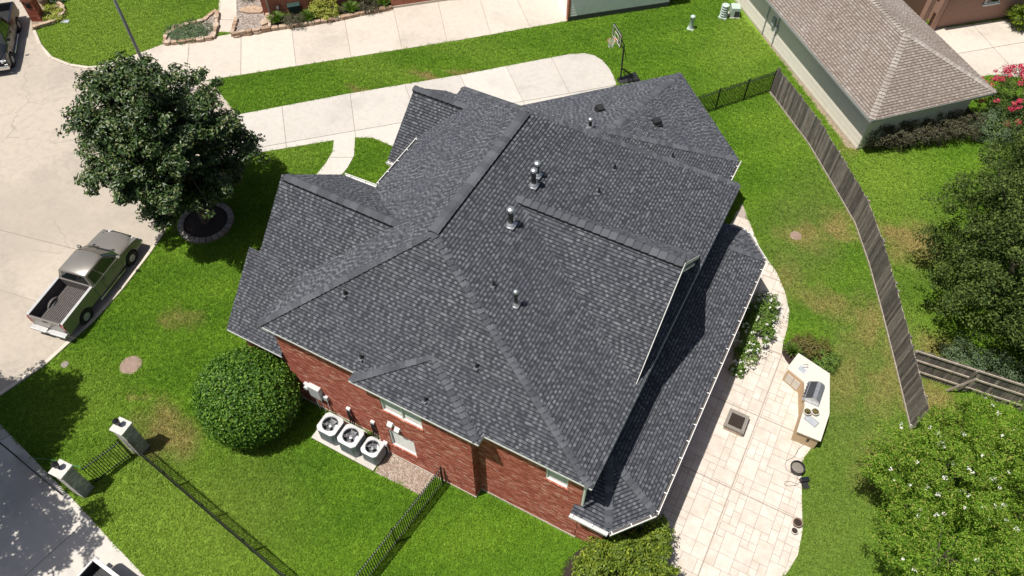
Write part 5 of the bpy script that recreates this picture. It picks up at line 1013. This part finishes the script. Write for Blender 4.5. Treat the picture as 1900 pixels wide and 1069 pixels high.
def trunk_mb(base, forks, r0, top):
    m = MB(); m.tube((0, 0, 0), (0, 0, .3), r0*1.35, r0, 9); m.tube((0, 0, .3), top, r0, r0*.55, 9)
    for f in forks:
        k = random.uniform(.25, .95); s = np.array((0, 0, .3))*(1-k)+np.array(top)*k; e = np.array(f); mid = (s+e)/2+np.array((random.uniform(-.2, .2), random.uniform(-.2, .2), .25)); m.tube(s, mid, r0*.38, r0*.24, 6); m.tube(mid, e, r0*.24, r0*.06, 5)
    return m
def tree(name, label, base, parts_fn, mats, r0, top, n_forks, spread, zr, cat='tree', group=None):
    o = thing(name, label, cat, (base[0], base[1], 0), 0, group); forks = [(spread*random.uniform(.4, .9)*math.cos(a), spread*random.uniform(.4, .9)*math.sin(a), random.uniform(*zr)) for a in np.linspace(0, 6.28, n_forks, endpoint=False)]
    part('trunk', trunk_mb(base, forks, r0, top), M['bark'], o); link('crown', fast_mesh('crown', parts_fn(), mats), o); return o
def flowers(c, r, n, per, s, cr=.12, zmin=.0, up=1.2):
    return crown(c, r, n, per, s, s*.9, cr, .92, .12, up, zmin, .8, 1.0)
# magnolia
def mag():
    ps = [(*boughs((-.15, .0, 5.45), (3.0, 3.0, 3.45), 175, .72, 34, .185, .095, .5, .23, -1, .75, .55, 9, .30), 0), (*boughs((-.1, -.1, 5.0), (2.2, 2.2, 2.6), 45, .8, 28, .19, .10, .3, .2, -1, .7, .6, 9, .34), 0)]
    ps.append((*boughs((-.9, .5, 3.3), (3.0, 3.0, 1.2), 42, .7, 32, .185, .095, .6, .25, -1, .6), 0)); ps.append((*boughs((.1, .1, 7.5), (2.2, 2.2, 1.7), 26, .6, 32, .185, .095, .5, .28, -1, .8), 0))
    for a in (-2.9, -2.2, 2.4, .6, 3.6, 1.4):   # stray limbs past the outline
        ps.append((*crown((3.45*math.cos(a), 3.45*math.sin(a), random.uniform(3.0, 6.2)), (.7, .7, .45), 12, 40, .185, .095, .32, .3, .3), 0))
    return ps
tree('magnolia_tree', 'large dark glossy magnolia tree inside the block ring by the road', rc, mag, [M['leaf_magnolia']], .2, (.1, .05, 6.5), 16, 4.0, (2.5, 8.0))
# dark oaks beyond the fence
def oak(r, zc, n): return lambda: [(*boughs((0, 0, zc), r, n//5, .85, 24, .125, .068, .5, .2, -.9, .55, .6, 8, .30), 0), (*boughs((0, 0, zc-.2), tuple(x*.75 for x in r), n//12, .9, 24, .14, .075, .5, .2, -.9, .55, .6, 8, .32), 0)]
tree('oak_tree', 'big dark green oak tree right of the curving board fence', (16.3, 19.4), oak((3.8, 4.8, 3.6), 4.1, 1000), [M['leaf_oak']], .24, (0, 0, 5), 12, 3.8, (2.5, 6.5))
tree('oak_tree', 'dark green oak tree at the right edge behind the purple hedge', (18.0, 26.0), oak((4.2, 4.2, 3.0), 3.6, 700), [M['leaf_oak']], .2, (0, 0, 4.5), 10, 3.4, (2.2, 5.5))
tree('oak_tree', 'lower dark tree at the right edge above the railed fence', (19.2, 17.6), oak((3.0, 3.0, 2.6), 2.9, 460), [M['leaf_oak']], .18, (0, 0, 3.5), 8, 2.4, (1.8, 4.2))
# white crape myrtles, lower right
def myrtle(r, zc, n, nf): return lambda: [(*boughs((0, 0, zc), r, n//4, .62, 34, .10, .04, .55, .32, -.9, .85, .8, 8, .20), 0), (*crown((0, 0, zc+.1), (r[0]*1.02, r[1]*1.02, r[2]*1.05), nf*2, 11, .05, .045, .07, .9, .22, 1.0, .05, .9, 1.0, 14), 1)]
MY = [M['leaf_myrtle'], M['petal_white']]
tree('crape_myrtle', 'crape myrtle with scattered white blooms at the end of the board fence', (16.7, 9.7), myrtle((2.1, 1.6, 1.5), 2.7, 330, 15), MY, .1, (0, 0, 2.5), 9, 1.7, (1.6, 4.0), 'tree', 'white crape myrtles')
tree('crape_myrtle', 'crape myrtle with white blooms overhanging the back lawn, leftmost of the group', (15.0, 7.6), myrtle((2.0, 1.8, 1.7), 2.8, 330, 14), MY, .1, (0, 0, 2.5), 9, 1.5, (1.6, 4.0), 'tree', 'white crape myrtles')
tree('crape_myrtle', 'crape myrtle with white blooms in the bottom right corner', (15.8, 4.9), myrtle((2.2, 2.0, 1.8), 2.8, 360, 14), MY, .1, (0, 0, 2.5), 9, 1.6, (1.6, 4.0), 'tree', 'white crape myrtles')
tree('crape_myrtle', 'crape myrtle with white blooms at the right edge, behind the others', (18.6, 8.6), myrtle((2.4, 2.4, 1.9), 2.9, 400, 22), MY, .1, (0, 0, 2.5), 9, 1.8, (1.6, 4.2), 'tree', 'white crape myrtles')
tree('crape_myrtle', 'crape myrtle of deep pink blooms by the corner of the brown roof', (15.3, 32.6), lambda: [(*crown((0, 0, 1.7), (1.9, 1.9, 1.5), 170, 40, .10, .05, .4, .5, .25), 0), (*crown((0, 0, 1.85), (1.9, 1.9, 1.55), 130, 36, .08, .07, .19, .88, .25, 1.0, -.2), 1)], [M['leaf_oak'], M['petal_red']], .09, (0, 0, 1.6), 7, 1.3, (1, 2.6))
# trees outside the frame whose shade falls on the corner drive
tree('shade_tree', 'tree left of the frame shading the lawn corner', (-20.6, -8.3), lambda: [(*boughs((0, 0, 7.2), (2.3, 2.0, 1.9), 130, .8, 34, .2, .12, .2, .35, -1, .8, .6, 9, .35), 0)], [M['leaf_oak']], .22, (0, 0, 7), 9, 2, (5.5, 8))
tree('shade_tree', 'tree left of the frame shading the corner driveway', (-17.6, -10.9), lambda: [(*boughs((0, 0, 7.4), (3.4, 2.4, 1.9), 58, .75, 32, .2, .12, .3, .35, -1, .8, .6, 8, .33), 0)], [M['leaf_oak']], .22, (0, 0, 7), 9, 2.4, (5.5, 8))
def shrub(name, label, base, fn, mats, cat='shrub', group=None, stems=5, h=.5, rs=.3):
    o = thing(name, label, cat, (base[0], base[1], 0), 0, group); m = MB()
    for k in range(stems): a = 6.28*k/stems; m.tube((.05*math.cos(a), .05*math.sin(a), 0), (rs*math.cos(a), rs*math.sin(a), h), .02, .008, 5)
    part('stem', m, M['bark'], o); link('foliage', fast_mesh('foliage', fn(), mats), o); return o
def dense(c, r, n, L, W, thick=.14, zmin=-.75, rough=.03, up=.35):
    """clipped bush: leaves packed in a thin skin"""
    D = unit(int(n*1.6)); D = D[D[:, 2] > zmin][:n]; k = 1-RNG.uniform(0, thick, len(D))+RNG.normal(0, rough, len(D))*.5; lob = unit(26); k = k*(1+.08*(np.max(D @ lob.T, 1)-.85)*6)+np.where(RNG.random(len(D)) < .03, RNG.uniform(.02, .07, len(D)), 0)
    P = np.array(c)+D*np.array(r)*k[:, None]; N = D*1.2+np.array((0, 0, up))+RNG.normal(0, .65, P.shape); return leaves(P, N, L, W)
RB = (1.98, 1.95, 1.72)
shrub('round_bush', 'big clipped round green bush beside the brick wall', (-9.78, -1.2), lambda: [(*dense((0, 0, 1.72), RB, 15000, .115, .07), 0), (*dense((.32, .15, 1.62), (1.76, 1.7, 1.62), 5000, .115, .07), 0), (*dense((-.36, .22, 1.58), (1.7, 1.72, 1.6), 5000, .115, .07), 0), (*dense((.0, -.34, 1.5), (1.72, 1.66, 1.5), 5000, .115, .07), 0), (*crown((0, 0, 1.75), (1.98, 1.95, 1.74), 26, 9, .12, .065, .10, .98, .04, .6, .0), 0), (*dense((0, 0, 1.72), tuple(x*.86 for x in RB), 6000, .16, .1, .1), 0)], [M['leaf_round']], 'bush', None, 8, 1.5, 1.2)
shrub('laurel_shrub', 'large yellow green shrub under the bay roof at the bottom edge', (6.35, -.35), lambda: [(*boughs((0, 0, 1.0), (1.75, 1.2, .85), 70, .5, 26, .16, .07, .45, .16, -.6, .7, .6, 9, .22), 0)], [M['leaf_shrub']], 'shrub', None, 7, .7, .8)
shrub('laurel_shrub', 'smaller yellow green shrub between the bay gutter and the patio', (6.75, 1.35), lambda: [(*crown((0, 0, .85), (.62, .85, .7), 90, 36, .14, .06, .22, .5, .16, .7, -.6, .8, .6), 0)], [M['leaf_shrub']], 'shrub', None, 5, .6, .3)
NOGRASS.append([(4.2, -1.9), (4.4, .4), (7.2, 1.6), (8.3, .3), (8.2, -1.6)]); tag(struct('mulch_bed', MB().prism([(4.25, -1.7), (4.15, -.5), (4.6, .3), (7.1, 1.4), (7.95, .4), (8.2, -1.6)], -.02, .015), M['mulch']), 'dark mulch bed under the yellow green shrub', 'mulch')
shrub('white_flower_shrub', 'green shrub covered in white flowers between the back gutter and patio', (7.25, 12.6), lambda: [(*crown((0, 0, .5), (.75, 2.0, .5), 140, 34, .11, .07, .22, .5, .14, .8, -.5, .8, .5), 0), (*crown((0, 0, .55), (.88, 2.15, .6), 70, 5, .065, .07, .08, .93, .12, 1.4, .1), 1)], [M['leaf_grassy'], M['petal_white']], 'shrub', None, 6, .4, .5)
shrub('white_flower_shrub', 'small round white flowered plant at the patio end of the flower shrub', (7.2, 10.25), lambda: [(*crown((0, 0, .3), (.38, .38, .32), 28, 34, .09, .06, .12, .5, .14), 0), (*crown((0, 0, .32), (.4, .4, .34), 26, 5, .06, .06, .05, .93, .1, 1.4, 0.), 1)], [M['leaf_grassy'], M['petal_white']], 'shrub', None, 4, .2, .2)
NOGRASS.append([(6.2, 10.4), (7.6, 10.4), (8.0, 12.5), (7.4, 14.8), (6.2, 15)])
# bed beside the kitchen
kb = [(8.62, 12.54), (8.68, 12.09), (8.91, 11.81), (9.21, 11.59), (9.31, 12.43), (10.83, 12.09), (10.88, 12.36), (10.33, 13.12), (9.56, 13.29), (8.89, 13.07)]; NOGRASS.append(kb); tag(struct('mulch_bed', MB().prism(kb, -.02, .02), M['mulch']), 'small dark mulch bed behind the kitchen counter', 'mulch')
def spiky(n, h, r, w=.035):
    a = RNG.uniform(0, 6.283, n); tilt = RNG.uniform(.15, 1.0, n); base = np.stack([np.cos(a), np.sin(a), np.zeros(n)], 1)*.05; d = np.stack([np.cos(a)*tilt*r, np.sin(a)*tilt*r, h*(1.15-tilt*.55)], 1); s = np.stack([-np.sin(a), np.cos(a), np.zeros(n)], 1)*w/2
    mid = base+d*np.array((.5, .5, .8)); V = np.stack([base-s, base+s, mid+s, mid-s, base+d], 1).reshape(-1, 3); i = np.arange(n)*5; F = np.concatenate([np.stack([i, i+1, i+2], 1), np.stack([i, i+2, i+3], 1), np.stack([i+3, i+2, i+4], 1)]); return V, F
shrub('lily_clump', 'bright strappy plant at the tip of the bed beside the kitchen counter', (9.06, 12.29), lambda: [(*spiky(130, .55, .5), 0)], [M['leaf_lime'] if 0 else M['leaf_grassy']], 'plant', None, 3, .2, .1)
shrub('low_shrub', 'brownish green low shrub behind the kitchen counter', (9.68, 12.84), lambda: [(*crown((0, 0, .35), (.85, .6, .35), 70, 36, .08, .04, .18, .5, .15), 0)], [M['leaf_brown']], 'shrub', None, 4, .2, .3)
shrub('low_shrub', 'green low shrub behind the kitchen counter, right of the brownish one', (10.47, 12.39), lambda: [(*crown((0, 0, .3), (.6, .55, .3), 50, 36, .09, .045, .18, .5, .15), 0)], [M['leaf_grassy']], 'shrub', None, 4, .2, .2)
# hedge and bushes of the neighbours
for k in range(6):
    q = np.array((9.35, 27.26))*(1-k/5)+np.array((13.38, 30.59))*k/5
    shrub('purple_hedge_bush', ['purple leaved hedge bush at the corner of the brown roofed house', 'second purple hedge bush from the grey wall corner', 'third purple hedge bush from the grey wall corner', 'fourth purple hedge bush from the grey wall corner', 'fifth purple hedge bush from the grey wall corner', 'last purple hedge bush, half under the oak tree'][k], q, lambda: [(*crown((0, 0, .75), (.85, .85, .75), 95, 36, .10, .045, .26, .5, .22, .6, -.8), 0)], [M['leaf_purple']], 'shrub', 'hedge under the brown roof')
for k, (q, l) in enumerate((((14.87, 30.99), 'light green hedge bush under the pink crape myrtle, left'), ((16.22, 32.44), 'light green hedge bush under the pink crape myrtle, right'))): shrub('hedge_bush', l, q, lambda: [(*crown((0, 0, .9), (1.3, 1.1, .9), 140, 36, .10, .045, .3, .5, .22), 0)], [M['leaf_grey']], 'shrub')
for k in range(3): shrub('grey_shrub', ['pale grey green shrub behind the railed fence, left', 'pale grey green shrub behind the railed fence, middle', 'pale grey green shrub behind the railed fence, right'][k], np.array((15.6+1.25*k, 15.3)), lambda: [(*crown((0, 0, .6), (.85, .7, .6), 75, 34, .08, .045, .24, .5, .2), 0)], [M['leaf_grey']], 'shrub')
shrub('round_bush', 'small dark round bush at the far corner of the grey siding wall', (1.43, 35.26), lambda: [(*dense((0, 0, .8), (.75, .75, .85), 5200, .10, .06), 0), (*dense((0, 0, .8), (.62, .62, .7), 1500, .14, .09), 0)], [M['leaf_oak']], 'bush')
shrub('leafy_plant', 'long leaved plant with red tips at the top right corner', (14.87, 42.39), lambda: [(*spiky(260, 1.3, 1.3, .09), 0), (*crown((0, 0, .8), (.9, .9, .7), 50, 30, .14, .06, .25), 0)], [M['leaf_shrub']], 'plant')
# top bed plants
for q, kd, l in (((-26.09, 20.92), 'g', 'strappy green plant at the left end of the brick wall bed'), ((-25.00, 21.31), 'b', 'brownish low shrub next to the green bin'), ((-24.52, 22.01), 'g', 'strappy green plant right of the green bin'), ((-23.84, 23.01), 'l', 'bright lime shrub in the brick wall bed'), ((-22.66, 24.02), 'g', 'strappy green plant right of the lime shrub'), ((-21.82, 24.72), 'b', 'dark purple green shrub near the right end of the brick wall bed'), ((-21.20, 25.51), 'g', 'strappy green plant at the right end of the brick wall bed'), ((-29.26, 22.10), 's', 'silvery grass clump in the pebble bed')):
    if kd == 'g': shrub('lily_clump', l, q, lambda: [(*spiky(170, .75, .75), 0)], [M['leaf_grassy']], 'plant', 'plants in the brick wall bed', 3, .2, .1)
    elif kd == 's': shrub('lily_clump', l, q, lambda: [(*spiky(240, .7, .9, .025), 0)], [M['leaf_grey']], 'plant', None, 3, .2, .1)
    elif kd == 'l': shrub('lime_shrub', l, q, lambda: [(*crown((0, 0, .5), (1.0, .75, .5), 90, 36, .09, .05, .2, .5, .16), 0)], [M['leaf_lime']], 'shrub', None, 4, .3, .3)
    else: shrub('low_shrub', l, q, lambda: [(*crown((0, 0, .35), (.75, .6, .4), 55, 34, .08, .04, .2, .5, .2), 0)], [M['leaf_purple']], 'shrub', None, 4, .2, .3)
for q, r, m, l in (((-30.51, 17.09), (1.15, .95, .22), 'leaf_grey', 'grey green creeper mat at the left of the triangular bed'), ((-30.04, 17.83), (1.2, 1.0, .22), 'leaf_grey', 'grey green creeper mat in the middle of the triangular bed'), ((-39.11, 14.91), (1.0, .75, .22), 'leaf_lime', 'yellow green creeper in front of the brick mailbox bed'), ((-40.31, 16.11), (.9, .6, .4), 'leaf_grey', 'grey green shrub behind the brick mailbox')): shrub('creeper', l, q, lambda: [(*crown((0, 0, .2), r, 120, 34, .075, .05, .17, .3, .15), 0)], [M[m]], 'plant', None, 3, .15, .3)
shrub('low_shrub', 'reddish flowering plant in the white edged corner bed', (-11.55, 1.4), lambda: [(*crown((0, 0, .3), (.3, 1.0, .3), 40, 30, .08, .045, .14), 0), (*crown((0, 0, .35), (.3, 1.0, .3), 14, 8, .06, .05, .05), 1)], [M['leaf_purple'], M['petal_red']], 'plant', None, 4, .2, .2)
shrub('weed_clump', 'patch of weeds on the ground behind the left air conditioner', (-7.0, .1), lambda: [(*crown((0, 0, .12), (.5, .25, .16), 26, 26, .07, .04, .12), 0), (*crown((1.9, .05, .15), (.3, .2, .18), 16, 26, .07, .04, .1), 0)], [M['leaf_round']], 'plant', None, 3, .1, .1)

# ------------------------------------------------------------------ grass: blade tufts over every lawn in view
NOGRASS += [[(-8.7, .36), (4.1, .36), (4.1, 14.8), (-8.7, 14.8)], [(-4.33, -.03), (.03, -.03), (.03, .4), (-4.33, .4)], [(3.2, 14), (3.2, 19.3), (-1.2, 23.7), (-8, 17)], [(-11.1, .6), (-8.6, .6), (-8.6, 15), (-10.6, 15), (-10.6, 3)]]
def frustum(P):
    v = P-np.array(CAM); th_ = R(27.938); rt = np.array((math.cos(th_), math.sin(th_), 0)); fh = np.array((-math.sin(th_), math.cos(th_), 0)); cp_, sp_ = math.cos(R(53.638)), math.sin(R(53.638)); fw = fh*cp_+np.array((0, 0, -sp_)); dn = -fh*sp_-np.array((0, 0, cp_))
    z = v @ fw; return (np.abs(v @ rt/z) < 950/1448.3*1.04) & (np.abs(v @ dn/z) < 534.5/1448.3*1.05)
DENS = 46; X0, X1, Y0, Y1 = -46, 24, -14, 50; n = int((X1-X0)*(Y1-Y0)*DENS)
st_ = 1/math.sqrt(DENS); gx, gy = np.meshgrid(np.arange(X0, X1, st_), np.arange(Y0, Y1, st_)); GP = np.stack([gx.ravel(), gy.ravel(), np.zeros(gx.size)], 1); GP[:, :2] += RNG.uniform(-.6*st_, .6*st_, (len(GP), 2)); GP = GP[frustum(GP)]
keep = np.ones(len(GP), bool)
for p in NOGRASS: keep &= ~inside(GP, p)
GP = GP[keep]
def tuft():
    k = 40; a = RNG.uniform(0, 6.283, k); r = .13*np.sqrt(RNG.uniform(0, 1, k)); b = np.stack([r*np.cos(a), r*np.sin(a), np.zeros(k)], 1); d = RNG.uniform(0, 6.283, k); h = RNG.uniform(.035, .09, k); l = RNG.uniform(.02, .08, k); w = RNG.uniform(.008, .014, k)
    s = np.stack([-np.sin(d), np.cos(d), np.zeros(k)], 1)*w[:, None]; tip = b+np.stack([np.cos(d)*l, np.sin(d)*l, h], 1); m = (b+tip)/2+np.array((0, 0, .012)); V = np.stack([b-s, b+s, m+s*.8, m-s*.8, tip], 1).reshape(-1, 3); i = np.arange(k)*5
    return fast_mesh('grass_tuft', [(V, np.concatenate([np.stack([i, i+1, i+2], 1), np.stack([i, i+2, i+3], 1), np.stack([i+3, i+2, i+4], 1)]), 0)], [M['blade']])
tufts = [bpy.data.objects.new('grass_tuft', tuft()) for _ in range(3)]; tcol = bpy.data.collections.new('grass_tufts'); [tcol.objects.link(o) for o in tufts]
me = bpy.data.meshes.new('grass'); me.vertices.add(len(GP)); me.vertices.foreach_set('co', GP.astype(np.float32).ravel()); me.update()
go = link('grass', me); tag(go, 'short mown grass blades covering the lawns', 'grass', None, 'stuff')
ng = bpy.data.node_groups.new('grass_scatter', 'GeometryNodeTree'); ng.interface.new_socket('Geometry', in_out='INPUT', socket_type='NodeSocketGeometry'); ng.interface.new_socket('Geometry', in_out='OUTPUT', socket_type='NodeSocketGeometry'); N_ = ng.nodes; Lk = ng.links.new
gi, gout = N_.new('NodeGroupInput'), N_.new('NodeGroupOutput'); ci = N_.new('GeometryNodeCollectionInfo'); ci.inputs[0].default_value = tcol; ci.inputs[1].default_value = True; ci.inputs[2].default_value = True
ip = N_.new('GeometryNodeInstanceOnPoints'); ip.inputs['Pick Instance'].default_value = True; rv = N_.new('FunctionNodeRandomValue'); rv.data_type = 'FLOAT_VECTOR'; rv.inputs[1].default_value = (.12, .12, 6.283); rv.inputs[0].default_value = (-.12, -.12, 0); rs = N_.new('FunctionNodeRandomValue'); rs.data_type = 'FLOAT'; rs.inputs[2].default_value = .75; rs.inputs[3].default_value = 1.2
Lk(gi.outputs[0], ip.inputs['Points']); Lk(ci.outputs[0], ip.inputs['Instance']); Lk(rv.outputs[0], ip.inputs['Rotation']); Lk(rs.outputs[1], ip.inputs['Scale']); Lk(ip.outputs[0], gout.inputs[0])
md = go.modifiers.new('scatter', 'NODES'); md.node_group = ng
print('grass points', len(GP))
